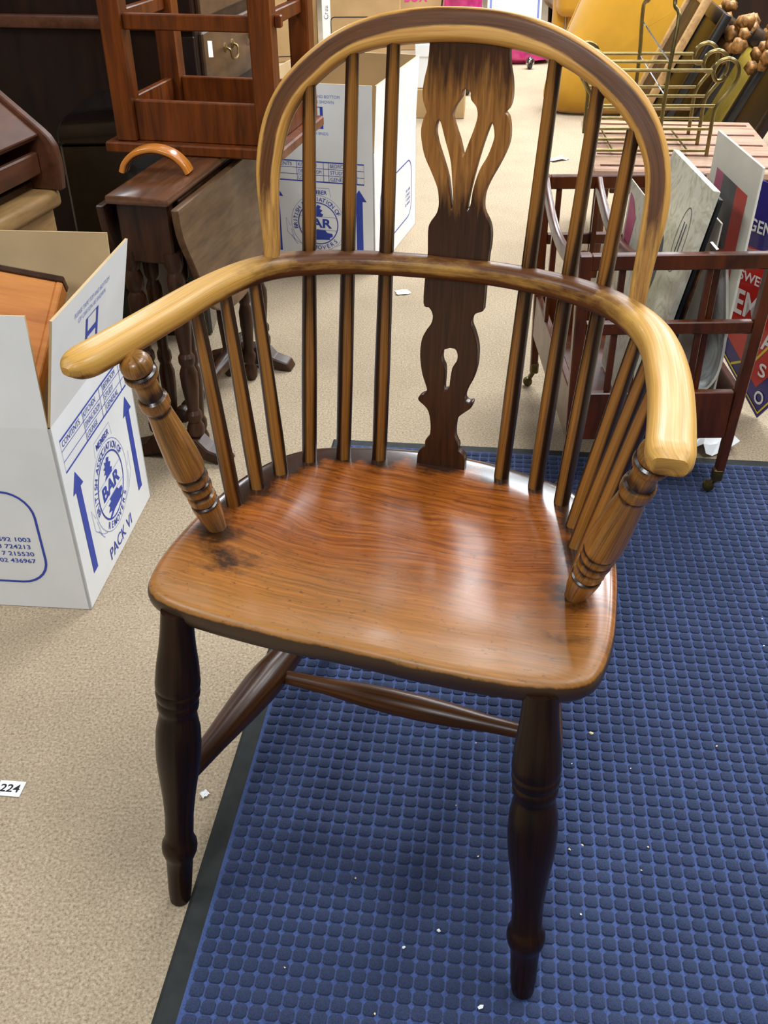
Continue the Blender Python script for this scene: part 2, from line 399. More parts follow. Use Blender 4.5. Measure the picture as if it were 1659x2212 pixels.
def build_mat():
    e = empty('entrance_mat', (-0.1011, 1.7244, 0), -0.1209, 'large blue waffle-nubbed entrance mat with black rubber border under the chair', 'mat')
    WX, LY, BW = 1.30, 2.0, 0.026
    mk('rubber_border', *(lambda V: (V, [(0, 1, 2, 3), (4, 7, 6, 5), (0, 4, 5, 1), (1, 5, 6, 2), (2, 6, 7, 3), (3, 7, 4, 0)]))(
        [(0, -LY, 0.0005), (WX, -LY, 0.0005), (WX, 0, 0.0005), (0, 0, 0.0005), (0.004, -LY + 0.004, 0.003), (WX - 0.004, -LY + 0.004, 0.003), (WX - 0.004, -0.004, 0.003), (0.004, -0.004, 0.003)]), M_RUB, e, smooth=False)
    box('carpet_pile', (WX / 2, -LY / 2, 0.0032), (WX - 2 * BW, LY - 2 * BW, 0.0034), M_MATB, e, 0.001)
    # one nub: rounded square pillow
    p = 0.0168; h = 0.0066; ring = lambda r, z, k: [(r * math.copysign(abs(math.cos(a)) ** k, math.cos(a)), r * math.copysign(abs(math.sin(a)) ** k, math.sin(a)), z) for a in [2 * math.pi * (i + 0.5) / 8 for i in range(8)]]
    def nub():
        V = ring(0.0079, 0.0, 0.55) + ring(0.0072, h * 0.30, 0.58) + ring(0.0046, h * 0.53, 0.75) + [(0, 0, h * 0.6)]
        F = [(a * 8 + k, a * 8 + (k + 1) % 8, a * 8 + 8 + (k + 1) % 8, a * 8 + 8 + k) for a in range(2) for k in range(8)] + [(16 + k, 16 + (k + 1) % 8, 24) for k in range(8)]
        return V, F
    V0, F0 = nub()
    nx = int((WX - 2 * BW) / p); ny = int((LY - 2 * BW) / p)
    pos = [(BW + (i + 0.75) * p, -BW - (j + 0.75) * p) for i in range(nx) for j in range(ny)]
    # nearest nubs in view become parts of their own
    ca, sa = math.cos(-0.1209), math.sin(-0.1209)
    def world(x, y): return (-0.1011 + ca * x - sa * y, 1.7244 + sa * x + ca * y)
    def score(q):
        wx, wy = world(*q); d = wy * 0.824 + 1.0 * 0.566; py = 1106 - FPX * (wy * 0.566 - 1.0 * 0.824) / d; px = 829 + FPX * wx / d
        vis = 420 < px < 1640 and 1100 < py < 2190
        return d if vis else d + 10
    pos.sort(key=score)
    first = None
    for i, (x, y) in enumerate(pos[:300]):
        if first is None:
            first = mk('nub', V0, F0, M_NUB, e); first.location = (x, y, 0.0049)
        else:
            copy_obj(first, e, (x, y, 0.0049))
    VV = []; FF = []
    for x, y in pos[300:]:
        k = len(VV); jx, jy = random.uniform(-.0006, .0006), random.uniform(-.0006, .0006)
        VV += [(a + x + jx, b + y + jy, c + 0.0049) for a, b, c in V0]; FF += [tuple(i + k for i in f) for f in F0]
    mk('nub_field', VV, FF, M_NUB, e, kind='stuff')
    return e
build_mat()

# ================================================================== windsor chair
M_ARM = wood('honey_ash_arm', sr(210, 168, 90), sr(182, 134, 60), stretch=(5, 620, 620), stain=sr(92, 54, 22), rough=0.44, coat=0.08, spec=0.4, pores=0.55, blotch=0.0, stain_noise=0.32, pore_k=1.4, stain_stretch=(22, 60, 60))
M_HOOP = wood('worn_ash_hoop', sr(226, 180, 104), sr(190, 136, 66), stretch=(8, 300, 300), stain=sr(94, 58, 28), rough=0.42, spec=0.3, coat=0.04, pores=0.40, blotch=0.05, stain_noise=0.30, stain_stretch=(20, 170, 170), pore_k=1.8)
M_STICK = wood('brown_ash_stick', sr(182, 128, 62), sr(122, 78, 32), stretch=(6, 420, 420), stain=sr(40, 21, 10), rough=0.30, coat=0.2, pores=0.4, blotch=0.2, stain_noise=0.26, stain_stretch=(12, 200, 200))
M_STUMP = wood('turned_ash_support', sr(184, 132, 66), sr(104, 68, 30), stretch=(5, 400, 400), stain=sr(40, 22, 11), rough=0.30, coat=0.25, pores=0.7, blotch=0.12, pore_k=1.5, stain_noise=0.3)
M_LEG = wood('dark_turned_leg', sr(44, 22, 9), sr(17, 9, 5), stretch=(6, 160, 160), rough=0.26, coat=0.0, pores=0.3, blotch=0.5, spec=0.28)
M_STRET = wood('dark_stretcher', sr(96, 58, 28), sr(48, 28, 14), stretch=(6, 200, 200), rough=0.30, spec=0.3, coat=0.03, pores=0.3, blotch=0.45)
def wrm(r, g, b):
    c = sr(r, g, b); return (c[0], c[1] * 0.93, c[2] * 0.80, 1)
def splat_mat():
    m, nt, b = newmat('fruitwood_splat')
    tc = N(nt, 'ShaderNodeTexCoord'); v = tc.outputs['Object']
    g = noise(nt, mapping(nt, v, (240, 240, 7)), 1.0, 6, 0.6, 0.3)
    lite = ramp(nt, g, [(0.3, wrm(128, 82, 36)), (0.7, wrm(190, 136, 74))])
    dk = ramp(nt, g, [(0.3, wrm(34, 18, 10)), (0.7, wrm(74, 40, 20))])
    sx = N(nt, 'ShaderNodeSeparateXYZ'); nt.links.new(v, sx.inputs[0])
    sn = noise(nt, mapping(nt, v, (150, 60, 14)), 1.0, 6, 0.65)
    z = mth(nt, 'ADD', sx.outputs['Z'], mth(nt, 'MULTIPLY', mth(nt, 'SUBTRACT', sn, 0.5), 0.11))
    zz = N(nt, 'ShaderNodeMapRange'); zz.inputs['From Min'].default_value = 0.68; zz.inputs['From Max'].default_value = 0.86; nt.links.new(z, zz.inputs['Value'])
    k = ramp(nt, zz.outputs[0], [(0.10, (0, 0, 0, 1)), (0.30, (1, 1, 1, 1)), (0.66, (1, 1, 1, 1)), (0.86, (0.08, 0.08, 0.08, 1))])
    nt.links.new(mix(nt, k, dk, lite), b.inputs['Base Color']); b.inputs['Roughness'].default_value = 0.34
    b.inputs['Coat Weight'].default_value = 0.15; b.inputs['Coat Roughness'].default_value = 0.15
    bump(nt, b, g, 0.08, 0.0008); return m
def seat_mat():
    m, nt, b = newmat('polished_elm_seat')
    tc = N(nt, 'ShaderNodeTexCoord'); v = tc.outputs['Object']
    wob = noise(nt, mapping(nt, v, (5, 9, 9)), 1.0, 3, 0.5)
    sx = N(nt, 'ShaderNodeSeparateXYZ'); nt.links.new(v, sx.inputs[0])
    yy = mth(nt, 'ADD', sx.outputs['Y'], mth(nt, 'MULTIPLY', mth(nt, 'SUBTRACT', wob, 0.5), 0.045))
    cb = N(nt, 'ShaderNodeCombineXYZ'); nt.links.new(mth(nt, 'MULTIPLY', sx.outputs['X'], 9.0), cb.inputs[0]); nt.links.new(mth(nt, 'MULTIPLY', yy, 300.0), cb.inputs[1])
    g = noise(nt, cb.outputs[0], 1.0, 6, 0.62)
    c = ramp(nt, g, [(0.28, wrm(92, 46, 14)), (0.45, wrm(134, 72, 24)), (0.55, wrm(152, 86, 32)), (0.74, wrm(176, 108, 46))])
    cb2 = N(nt, 'ShaderNodeCombineXYZ'); nt.links.new(mth(nt, 'MULTIPLY', sx.outputs['X'], 9.0), cb2.inputs[0]); nt.links.new(mth(nt, 'MULTIPLY', yy, 60.0), cb2.inputs[1])
    g2 = noise(nt, cb2.outputs[0], 1.0, 2, 0.5)
    line = ramp(nt, g2, [(0.47, (0, 0, 0, 1)), (0.495, (1, 1, 1, 1)), (0.505, (1, 1, 1, 1)), (0.53, (0, 0, 0, 1))])
    c = mix(nt, mth(nt, 'MULTIPLY', line, 0.28), c, wrm(78, 42, 18))
    # reddish toward the back, golden-green at the worn front edge: old polish
    fr = N(nt, 'ShaderNodeMapRange'); fr.inputs['From Min'].default_value = 0.14; fr.inputs['From Max'].default_value = -0.02; nt.links.new(yy, fr.inputs['Value'])
    c = mix(nt, mth(nt, 'MULTIPLY', fr.outputs[0], 0.55), c, mix(nt, 0.75, c, wrm(186, 146, 78)))
    # dark grime: near rim, round the sticks, and in blotches
    at = N(nt, 'ShaderNodeAttribute', attribute_name='stain')
    bl = noise(nt, mapping(nt, v, (14, 22, 10)), 1.0, 7, 0.72)
    s = mth(nt, 'ADD', at.outputs['Fac'], mth(nt, 'MULTIPLY', mth(nt, 'SUBTRACT', bl, 0.5), 2.3))
    s = ramp(nt, s, [(0.36, (0, 0, 0, 1)), (0.80, (1, 1, 1, 1))])
    c = mix(nt, mth(nt, 'MULTIPLY', s, 0.92), c, wrm(34, 19, 10))
    fl = noise(nt, mapping(nt, v, (120, 190, 100)), 1.0, 4, 0.7)
    c = mix(nt, mth(nt, 'MULTIPLY', ramp(nt, fl, [(0.60, (0, 0, 0, 1)), (0.70, (1, 1, 1, 1))]), 0.6), c, wrm(56, 34, 18))
    nt.links.new(c, b.inputs['Base Color'])
    rr = ramp(nt, bl, [(0.3, (0.17,) * 3 + (1,)), (0.75, (0.30,) * 3 + (1,))]); nt.links.new(mth(nt, 'ADD', rr, mth(nt, 'MULTIPLY', fr.outputs[0], 0.20)), b.inputs['Roughness'])
    b.inputs['Coat Weight'].default_value = 0.4; nt.links.new(mth(nt, 'ADD', mth(nt, 'MULTIPLY', fr.outputs[0], 0.30), 0.13), b.inputs['Coat Roughness']); b.inputs['Specular IOR Level'].default_value = 0.45
    bump(nt, b, g, 0.05, 0.0006); return m
SPL_L = [(-0.0249, 0.8479), (-0.0267, 0.8303), (-0.029, 0.8204), (-0.0307, 0.8086), (-0.0298, 0.7995), (-0.0266, 0.7914), (-0.0265, 0.7886), (-0.0292, 0.7828), (-0.0312, 0.7733), (-0.0302, 0.762), (-0.0266, 0.7487), (-0.0199, 0.7356), (-0.0129, 0.7203), (-0.0109, 0.7084), (-0.011, 0.7003), (-0.0133, 0.6929), (-0.0191, 0.6841), (-0.0209, 0.6756), (-0.0205, 0.6513), (-0.0226, 0.626), (-0.0233, 0.5991), (-0.0182, 0.5963), (-0.0146, 0.5922), (-0.0126, 0.5856), (-0.0141, 0.5774), (-0.0195, 0.5685), (-0.0238, 0.5586), (-0.0253, 0.5465), (-0.025, 0.5346), (-0.0221, 0.5179), (-0.0168, 0.5026), (-0.0167, 0.4977), (-0.0194, 0.4935), (-0.0229, 0.4917), (-0.026, 0.4887), (-0.0252, 0.4856), (-0.019, 0.4809), (-0.0139, 0.474), (-0.0111, 0.4616), (-0.0106, 0.4487), (-0.0121, 0.4419), (-0.0163, 0.4359), (-0.0165, 0.4279), (-0.0221, 0.4229), (-0.0249, 0.4171), (-0.0259, 0.4019)]
SPL_R = [(0.0481, 0.8483), (0.0498, 0.8338), (0.0527, 0.8217), (0.0538, 0.8076), (0.052, 0.7986), (0.0484, 0.7939), (0.0517, 0.7895), (0.0539, 0.7805), (0.0542, 0.7694), (0.0511, 0.758), (0.045, 0.7443), (0.0378, 0.7302), (0.0334, 0.718), (0.0327, 0.706), (0.0347, 0.6982), (0.0402, 0.6885), (0.0425, 0.6785), (0.0425, 0.666), (0.0412, 0.6543), (0.0403, 0.6275), (0.0397, 0.6032), (0.0389, 0.5986), (0.0324, 0.5956), (0.0283, 0.5894), (0.0277, 0.5814), (0.0315, 0.5727), (0.0351, 0.5616), (0.0367, 0.5501), (0.0361, 0.5334), (0.0324, 0.5184), (0.0273, 0.5066), (0.025, 0.4976), (0.0269, 0.4925), (0.0317, 0.4907), (0.0342, 0.4916), (0.0327, 0.4858), (0.0253, 0.4789), (0.0185, 0.4715), (0.0161, 0.4621), (0.0162, 0.4466), (0.021, 0.4356), (0.0206, 0.4303), (0.0257, 0.4258), (0.0289, 0.4197), (0.0292, 0.405)]
HOLES = [[(0.0108, 0.8138), (0.0066, 0.8114), (0.0053, 0.805), (0.0003, 0.7975), (-0.0024, 0.79), (-0.0017, 0.7826), (0.0049, 0.7662), (0.0108, 0.7504), (0.0172, 0.7651), (0.0224, 0.7804), (0.0242, 0.7897), (0.0223, 0.7978), (0.017, 0.8039), (0.0158, 0.8105)],
         [(-0.0141, 0.7856), (-0.018, 0.7807), (-0.0191, 0.7722), (-0.0166, 0.761), (-0.0108, 0.746), (-0.0048, 0.7288), (-0.0014, 0.7092), (0.0007, 0.7003), (0.0033, 0.7005), (0.0042, 0.7076), (0.0022, 0.7274), (-0.0004, 0.7467), (-0.0071, 0.7673), (-0.0112, 0.7802)],
         [(0.0375, 0.7859), (0.0344, 0.7812), (0.0293, 0.7659), (0.0247, 0.7485), (0.0203, 0.7288), (0.0171, 0.7107), (0.0166, 0.7016), (0.0199, 0.6999), (0.0222, 0.7071), (0.0239, 0.7212), (0.029, 0.7392), (0.0363, 0.7532), (0.0413, 0.7686), (0.0413, 0.776), (0.0397, 0.7824)],
         [(0.0064, 0.5538), (-0.0015, 0.5497), (-0.0033, 0.5423), (-0.0025, 0.5352), (0.0006, 0.5284), (0.0011, 0.5163), (0.001, 0.5028), (0.0045, 0.502), (0.0087, 0.5046), (0.0099, 0.5176), (0.0117, 0.53), (0.0159, 0.5378), (0.0166, 0.5462), (0.0133, 0.5529)]]
HO = [(-0.1829, 0.651), (-0.1867, 0.6747), (-0.191, 0.7007), (-0.195, 0.7198), (-0.1957, 0.7352), (-0.193, 0.7648), (-0.1861, 0.79), (-0.168, 0.8176), (-0.1457, 0.8377), (-0.113, 0.8592), (-0.0723, 0.8727), (-0.0322, 0.8787), (-0.0019, 0.8798), (0.0236, 0.8795), (0.0551, 0.8764), (0.0871, 0.869), (0.1193, 0.8554), (0.1524, 0.837), (0.1779, 0.8168), (0.1954, 0.7925), (0.2066, 0.7656), (0.2111, 0.7402), (0.2128, 0.7191), (0.2088, 0.6972), (0.2068, 0.6751), (0.206, 0.6527)]
HI = [(-0.1674, 0.6538), (-0.1705, 0.6827), (-0.1724, 0.7052), (-0.1731, 0.7223), (-0.172, 0.7393), (-0.1667, 0.7664), (-0.1589, 0.7878), (-0.1491, 0.7992), (-0.1312, 0.8157), (-0.1108, 0.8308), (-0.0973, 0.8379), (-0.066, 0.8455), (-0.0238, 0.8495), (0.0009, 0.8505), (0.0272, 0.8501), (0.0513, 0.8475), (0.0753, 0.8431), (0.0994, 0.8361), (0.1242, 0.8237), (0.1494, 0.8072), (0.1675, 0.7893), (0.1813, 0.7711), (0.1884, 0.7507), (0.1908, 0.7317), (0.1899, 0.7101), (0.1902, 0.6809), (0.1883, 0.6537)]
def resample(pts, n):
    P = catmull([(a, 0, b) for a, b in pts], 400); L = [0]
    for a, b in zip(P, P[1:]): L.append(L[-1] + (b - a).length)
    out = []; j = 0
    for i in range(n):
        s = L[-1] * i / (n - 1)
        while j < len(L) - 2 and L[j + 1] < s: j += 1
        f = (s - L[j]) / max(1e-9, L[j + 1] - L[j]); out.append(P[j].lerp(P[j + 1], min(1, f)))
    return out
def smooth_list(L, k):
    return [sum(L[max(0, i - k):i + k + 1], L[0] * 0) / len(L[max(0, i - k):i + k + 1]) for i in range(len(L))]
def hoop_y(z): return 0.262 + 0.3 * (z - 0.65)
def sstep(a, b, x):
    t = max(0.0, min(1.0, (x - a) / (b - a))); return t * t * (3 - 2 * t)
def build_chair():
    ch = empty('windsor_armchair', (-0.0297, 0.6812, 0), -0.3217, 'old wooden hoop-back windsor armchair with pierced splat, standing in the foreground', 'chair')
    # ---- seat
    half = [(0, -0.022), (0.07, -0.0215), (0.13, -0.019), (0.176, -0.014), (0.206, -0.005), (0.223, 0.011), (0.230, 0.04), (0.2315, 0.07), (0.229, 0.11), (0.2225, 0.165), (0.211, 0.216), (0.188, 0.266), (0.155, 0.297), (0.11, 0.314), (0.06, 0.326), (0, 0.331)]
    pts = half + [(-x, y) for x, y in half[-2:0:-1]]
    P = catmull([(x, y, 0) for x, y in pts + [pts[0]]], 121)[:-1]
    cx, cy = 0.0, 0.15; n = len(P)
    stick_xy = [(-.149, .265), (-.113, .283), (-.072, .294), (0, .304), (.074, .297), (.115, .287), (.148, .264), (-.193, .155), (-.183, .194), (-.17, .23), (.184, .156), (.175, .19), (.167, .226), (-.194, .113), (.187, .113)]
    def ztop(x, y, s):
        d = 0.4065
        front = sstep(0.16, 0.0, y)
        rim = (1 - sstep(0.42, 0.80, s)) * 0.013
        frt = (1 - sstep(0.70, 1.02, s)) * 0.009
        pom = 0.004 * math.exp(-(x / 0.05) ** 2) * front
        return d - rim * (1 - front) - frt * front + pom * 0.5 - 0.006 * front * s
    rows = [(0.0, 't', 0), (0.12, 't', 0), (0.25, 't', 0), (0.38, 't', 0), (0.5, 't', 0), (0.6, 't', 0), (0.68, 't', 0), (0.75, 't', 0), (0.81, 't', 0), (0.87, 't', 0), (0.92, 't', 0), (0.955, 't', 0.0004), (0.977, 't', 0.0018), (0.990, 't', 0.0045), (0.998, 't', 0.009), (1.0, 't', 0.014), (0.996, 't', 0.020), (0.98, 't', 0.026), (0.95, 't', 0.031), (0.88, 't', 0.034), (0.4, 'b', 0.036), (0.0, 'b', 0.036)]
    V = []; ST = []
    for s, side, dz in rows:
        for q in P:
            x = cx + (q.x - cx) * s; y = cy + (q.y - cy) * s
            z = (ztop(x, y, min(1, s)) if side == 't' else 0.4065) - dz
            V.append((x, y, z))
            near = min(math.hypot(x - a, y - b) for a, b in stick_xy)
            st = 0.06 + 0.85 * math.exp(-(near / 0.026) ** 2) + 0.16 * sstep(0.90, 1.0, s) + (0.52 if y > 0.17 else 0) * sstep(0.78, 0.90, s)
            st += 0.45 * math.exp(-(((x + 0.165) / 0.05) ** 2 + ((y - 0.07) / 0.03) ** 2)) + 0.40 * math.exp(-(((x - 0.185) / 0.035) ** 2 + ((y - 0.05) / 0.03) ** 2))
            if dz > 0.0085 or side == 'b': st += 0.9
            ST.append(st)
    F = []
    for i in range(len(rows) - 1):
        for k in range(n): F.append((i * n + k, i * n + (k + 1) % n, (i + 1) * n + (k + 1) % n, (i + 1) * n + k)[::-1])
    mk('seat', V, F, seat_mat(), ch, stain=ST, sharp=1.2)
    # ---- arm bow
    AR = [(-.2432, -.017), (-.2405, -.004), (-.232, .043), (-.222, .106), (-.2105, .178), (-.193, .234), (-.169, .266), (-.128, .288), (-.081, .301), (-.032, .307), (.017, .309), (.066, .305), (.116, .293), (.155, .275), (.186, .250), (.212, .213), (.2285, .169), (.240, .108), (.246, .053), (.2495, -.004), (.2505, -.022)]
    path = [Vector((v.x, v.z, 0.640)) for v in resample(AR, 240)]
    def asec(t):
        e = min(t, 1 - t)
        if t < 0.03:
            w = interp([(0, .010), (.003, .019), (.008, .027), (.015, .033), (.024, .036), (.03, .0365)], t); h = interp([(0, .007), (.003, .0125), (.008, .0178), (.015, .0215), (.024, .0232), (.03, .0235)], t)
            return rrect_fine(w, h, min(w, h) * 0.42, 5, 5)
        w = interp([(0, .026), (.006, .033), (.02, .0365), (.15, .036), (.28, .031), (.4, .0255), (.5, .024)], e)
        h = interp([(0, .014), (.006, .020), (.02, .0235), (.2, .0235), (.5, .0225)], e)
        return rrect_fine(w, h, min(w, h) * 0.42, 5, 5)
    def astain(t, k, a, b, v):
        e = min(t, 1 - t)
        s = interp([(0, .12), (.02, .02), (.2, .06), (.25, .22), (.29, .62), (.34, .72), (.42, .58), (.5, .52)], e)
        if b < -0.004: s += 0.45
        if e < .012: s += 0.2
        if b > 0.008 and e > 0.33: s += 0.25
        return s
    sweep('arm_bow', path, asec, M_ARM, ch, stainf=astain)
    # ---- hoop
    n = 120; Oo = resample(HO, n); Ii = resample(HI, n)
    C = smooth_list([(a + b) / 2 for a, b in zip(Oo, Ii)], 3); Wd = smooth_list([(a - b).length for a, b in zip(Oo, Ii)], 4)
    C = [Vector((C[0].x + 0.001, 0, 0.636))] + C + [Vector((C[-1].x, 0, 0.636))]; Wd = [0.015] + Wd + [0.015]
    hp = [Vector((c.x, hoop_y(c.z), c.z)) for c in C]
    m = len(hp)
    def hsec(t):
        i = min(m - 1, int(round(t * (m - 1)))); w = Wd[i]; e = min(t, 1 - t)
        d = interp([(0, .013), (.08, .015), (.2, .018), (.5, .019)], e)
        return rrect_fine(w, d, min(w, d) * 0.30, 4, 9)
    def hstain(t, k, a, b, v):
        i = min(m - 1, int(round(t * (m - 1)))); w = Wd[i]; e = min(t, 1 - t)
        top = math.exp(-((t - 0.5) / 0.16) ** 2)
        q = abs(a + 0.20 * w * top) / (w / 2)
        s = 0.95 * (1 - sstep(0.42 - 0.06 * top, 0.74 - 0.10 * top, q)) if b > 0 else 0.55
        if e < 0.14: s = s * sstep(0.05, 0.14, e) + (1 - sstep(0.05, 0.14, e)) * 0.45
        return s + 0.02
    sweep('hoop', hp, hsec, M_HOOP, ch, up=(0, -1, .3), stainf=hstain)
    # ---- splat
    cu = bpy.data.curves.new('splat', 'CURVE'); cu.dimensions = '2D'; cu.fill_mode = 'BOTH'; cu.extrude = 0.0048; cu.bevel_depth = 0.0012; cu.bevel_resolution = 1
    outl = [(a, b) for a, b in SPL_L] + [(a, b) for a, b in SPL_R[::-1]]
    outl[0] = (outl[0][0], 0.862); outl[-1] = (outl[-1][0], 0.862)
    for h in [outl] + HOLES:
        if h is outl:
            q = [(v.x, v.z) for v in catmull([(a, 0, b) for a, b in SPL_L], 150)] + [(v.x, v.z) for v in catmull([(a, 0, b) for a, b in SPL_R[::-1]], 150)]
            q[0] = (q[0][0], 0.862); q[-1] = (q[-1][0], 0.862)
        else: q = [(v.x, v.z) for v in catmull([(a, 0, b) for a, b in h + [h[0]]], 57)[:-1]]
        sp = cu.splines.new('POLY'); sp.points.add(len(q) - 1); sp.use_cyclic_u = True
        for p_, (a, b) in zip(sp.points, q): p_.co = (a, b - 0.405, 0, 1)
    ob = bpy.data.objects.new('tmp', cu); COL.objects.link(ob)
    me = bpy.data.meshes.new_from_object(ob.evaluated_get(bpy.context.evaluated_depsgraph_get())); bpy.data.objects.remove(ob); bpy.data.curves.remove(cu)
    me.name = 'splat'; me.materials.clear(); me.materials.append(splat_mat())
    me.transform(Matrix.Translation((0, 0.302, 0.405)) @ Matrix.Rotation(math.pi / 2 - math.atan(0.055), 4, 'X'))
    o = bpy.data.objects.new('splat', me); COL.objects.link(o); o.parent = ch
    me.polygons.foreach_set('use_smooth', [True] * len(me.polygons)); me.set_sharp_from_angle(angle=0.6)
    # ---- sticks
    def stick(name, b, t, r0=0.0089, r1=0.0070, ext=0.0, full=True):
        b = Vector(b); t = Vector(t); d = (t - b).normalized(); t = t + d * ext; b = b - d * 0.004
        n = 26; ph = random.uniform(-0.3, 0.3)
        prof = [(i / n, interp([(0, r0 * .97), (.25, r0), (.5, (r0 + r1) / 2), (.8, r1 * 1.02), (1, r1 * 0.93)], i / n)) for i in range(n + 1)]
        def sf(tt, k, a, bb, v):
            ang = math.atan2(v.y - b.lerp(t, tt).y, v.x - b.lerp(t, tt).x)          # paler stripe along the front, turned toward the chair's centre line
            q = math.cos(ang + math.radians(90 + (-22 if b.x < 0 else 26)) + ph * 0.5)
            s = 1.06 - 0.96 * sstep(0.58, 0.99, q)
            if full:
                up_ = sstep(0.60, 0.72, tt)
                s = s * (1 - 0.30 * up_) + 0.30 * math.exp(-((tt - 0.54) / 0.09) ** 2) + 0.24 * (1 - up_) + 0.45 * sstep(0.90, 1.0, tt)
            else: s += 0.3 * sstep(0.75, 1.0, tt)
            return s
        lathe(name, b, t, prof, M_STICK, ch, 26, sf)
    hy = hoop_y
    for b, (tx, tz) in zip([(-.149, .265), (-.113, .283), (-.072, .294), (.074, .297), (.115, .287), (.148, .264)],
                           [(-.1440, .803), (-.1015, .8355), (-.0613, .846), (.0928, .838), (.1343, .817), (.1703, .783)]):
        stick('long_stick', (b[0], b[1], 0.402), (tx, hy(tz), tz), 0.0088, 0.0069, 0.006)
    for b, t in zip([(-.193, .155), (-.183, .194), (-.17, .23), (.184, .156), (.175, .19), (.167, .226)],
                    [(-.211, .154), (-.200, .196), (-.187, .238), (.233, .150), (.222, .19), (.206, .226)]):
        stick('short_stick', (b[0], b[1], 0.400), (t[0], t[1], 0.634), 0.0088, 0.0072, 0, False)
    # ---- arm supports
    SP = [(-.01, .0098), (.03, .0108), (.080, .0129), (.14, .0146), (.172, .0151), (.188, .0146), (.193, .0128), (.205, .0142), (.221, .0150), (.24, .0146), (.250, .0124), (.262, .0124), (.275, .0150), (.296, .0158), (.316, .0152), (.322, .0138), (.332, .0152), (.352, .0164), (.372, .0160), (.380, .0146), (.392, .0160), (.410, .0172), (.421, .0173), (.501, .0168), (.642, .0146), (.75, .0120), (.768, .0116), (.776, .0128), (.79, .0141), (.812, .0145), (.832, .0138), (.842, .0114), (.9, .0110), (.93, .0114), (.938, .0146), (.952, .0156), (.966, .0150), (.972, .0130), (.985, .0142), (1.0, .0148), (1.018, .0142), (1.034, .0122), (1.046, .0085), (1.05, .003)]
    def spst(t, k, a, b, v):
        s = 0.12
        for g in (.193, .256, .322, .380, .842, .972, .77): s += 0.75 * math.exp(-((t - g) / 0.008) ** 2)
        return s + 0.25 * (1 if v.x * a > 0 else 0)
    lathe('arm_support', (-.194, .113, .402), (-.2105, .038, .625), SP, M_STUMP, ch, 24, spst)
    lathe('arm_support', (.187, .113, .402), (.2405, .020, .625), SP, M_STUMP, ch, 24, spst)
    # ---- legs
    LP = [(0.0, .0112), (.012, .0122), (.051, .0134), (.13, .0144), (.165, .0150), (.180, .0172), (.198, .0194), (.212, .0198), (.228, .0192), (.240, .0172), (.254, .0154), (.330, .0157), (.39, .0175), (.435, .0193), (.49, .0220), (.537, .0236), (.586, .0240), (.635, .0230), (.670, .0204), (.683, .0196), (.692, .0194), (.700, .0208), (.712, .0217), (.724, .0216), (.730, .0210), (.738, .0220), (.748, .0229), (.758, .0228), (.764, .0221), (.772, .0229), (.782, .0232), (.796, .0227), (.82, .0221), (.846, .0211), (.891, .0187), (.93, .0173), (.957, .0167), (1.0, .0160)]
    for a, b in (((-.198, -.071, 0.0), (-.182, -.005, .385)), ((.2, -.063, .0088), (.178, -.005, .385)), ((-.172, .365, .0088), (-.150, .285, .385)), ((.156, .365, .0088), (.142, .285, .385))):
        lathe('leg', a, b, LP, M_LEG, ch, 24)
    ST_ = [(0, .0105), (.06, .0112), (.2, .0145), (.35, .0195), (.47, .0225), (.53, .0225), (.65, .0195), (.8, .0145), (.94, .0112), (1, .0105)]
    for sx in (-1, 1): lathe('side_stretcher', (sx * .1915, -.040, .168), (-.166 if sx < 0 else .150, .342, .118), ST_, M_STRET, ch, 18)
    lathe('cross_stretcher', (-.182, .172, .139), (.182, .172, .139), [(0, .0085), (.1, .0090), (.22, .0105), (.35, .0145), (.45, .0160), (.55, .0160), (.65, .0145), (.78, .0105), (.9, .0090), (1, .0085)], M_STRET, ch, 18)
    return ch
build_chair()

# ================================================================== white moving boxes
M_CARDW = plain('white_carton_board', sr(236, 236, 234), 0.6, vary=0.03, scale=6, spec=0.3)
M_CARDT = plain('kraft_carton_inside', sr(196, 168, 126), 0.8, vary=0.05, scale=9, spec=0.2)
M_INK = plain('blue_print_ink', sr(52, 72, 170), 0.6, vary=0.04)
M_INKP = plain('pale_blue_print_ink', sr(120, 136, 200), 0.6, vary=0.04)
def card(name, a, ex, ey, w, h, parent, th=0.004, lean=None):
    """carton panel: a = lower corner on the outer face, ex along, ey up, outer normal = ex x ey"""
    a = Vector(a); ex = Vector(ex).normalized(); ey = Vector(ey).normalized(); nz = ex.cross(ey).normalized()
    V = [a, a + ex * w, a + ex * w + ey * h, a + ey * h]; V += [v - nz * th for v in V]
    F = [(0, 1, 2, 3), (7, 6, 5, 4), (0, 4, 5, 1), (1, 5, 6, 2), (2, 6, 7, 3), (3, 7, 4, 0)]
    return mk(name, V, F, None, parent, smooth=False, mats=[M_CARDW, M_CARDT], fmat=[0, 1, 1, 0 if name == 'side_panel' else 1, 1, 0 if name == 'side_panel' else 1])
def logo_print():
    p = Print(); x0, x1 = 0.020, 0.302; zs = [0.298, 0.2805, 0.263, 0.2455]
    p.stroke([(x0, zs[3]), (x1, zs[3]), (x1, zs[0]), (x0, zs[0])], 0.0032, True)
    for z in zs[1:3]: p.stroke([(x0, z), (x1, z)], 0.0012)
    for x in (0.112, 0.188, 0.203, 0.282): p.stroke([(x, zs[0]), (x, zs[3])], 0.0012)
    p.text('CONTENTS', 0.026, 0.2845, 0.0095, width=0.072)
    for i, (a, b) in enumerate((('KITCHEN', 'BEDROOM'), ('DINING ROOM', 'STUDY'), ('LOUNGE', 'GENERAL'))):
        p.text(a, 0.116, zs[i] - 0.0135, 0.0095, width=min(0.066, 0.0075 * len(a))); p.text(b, 0.207, zs[i] - 0.0135, 0.0095, width=0.0082 * len(b))
    return p
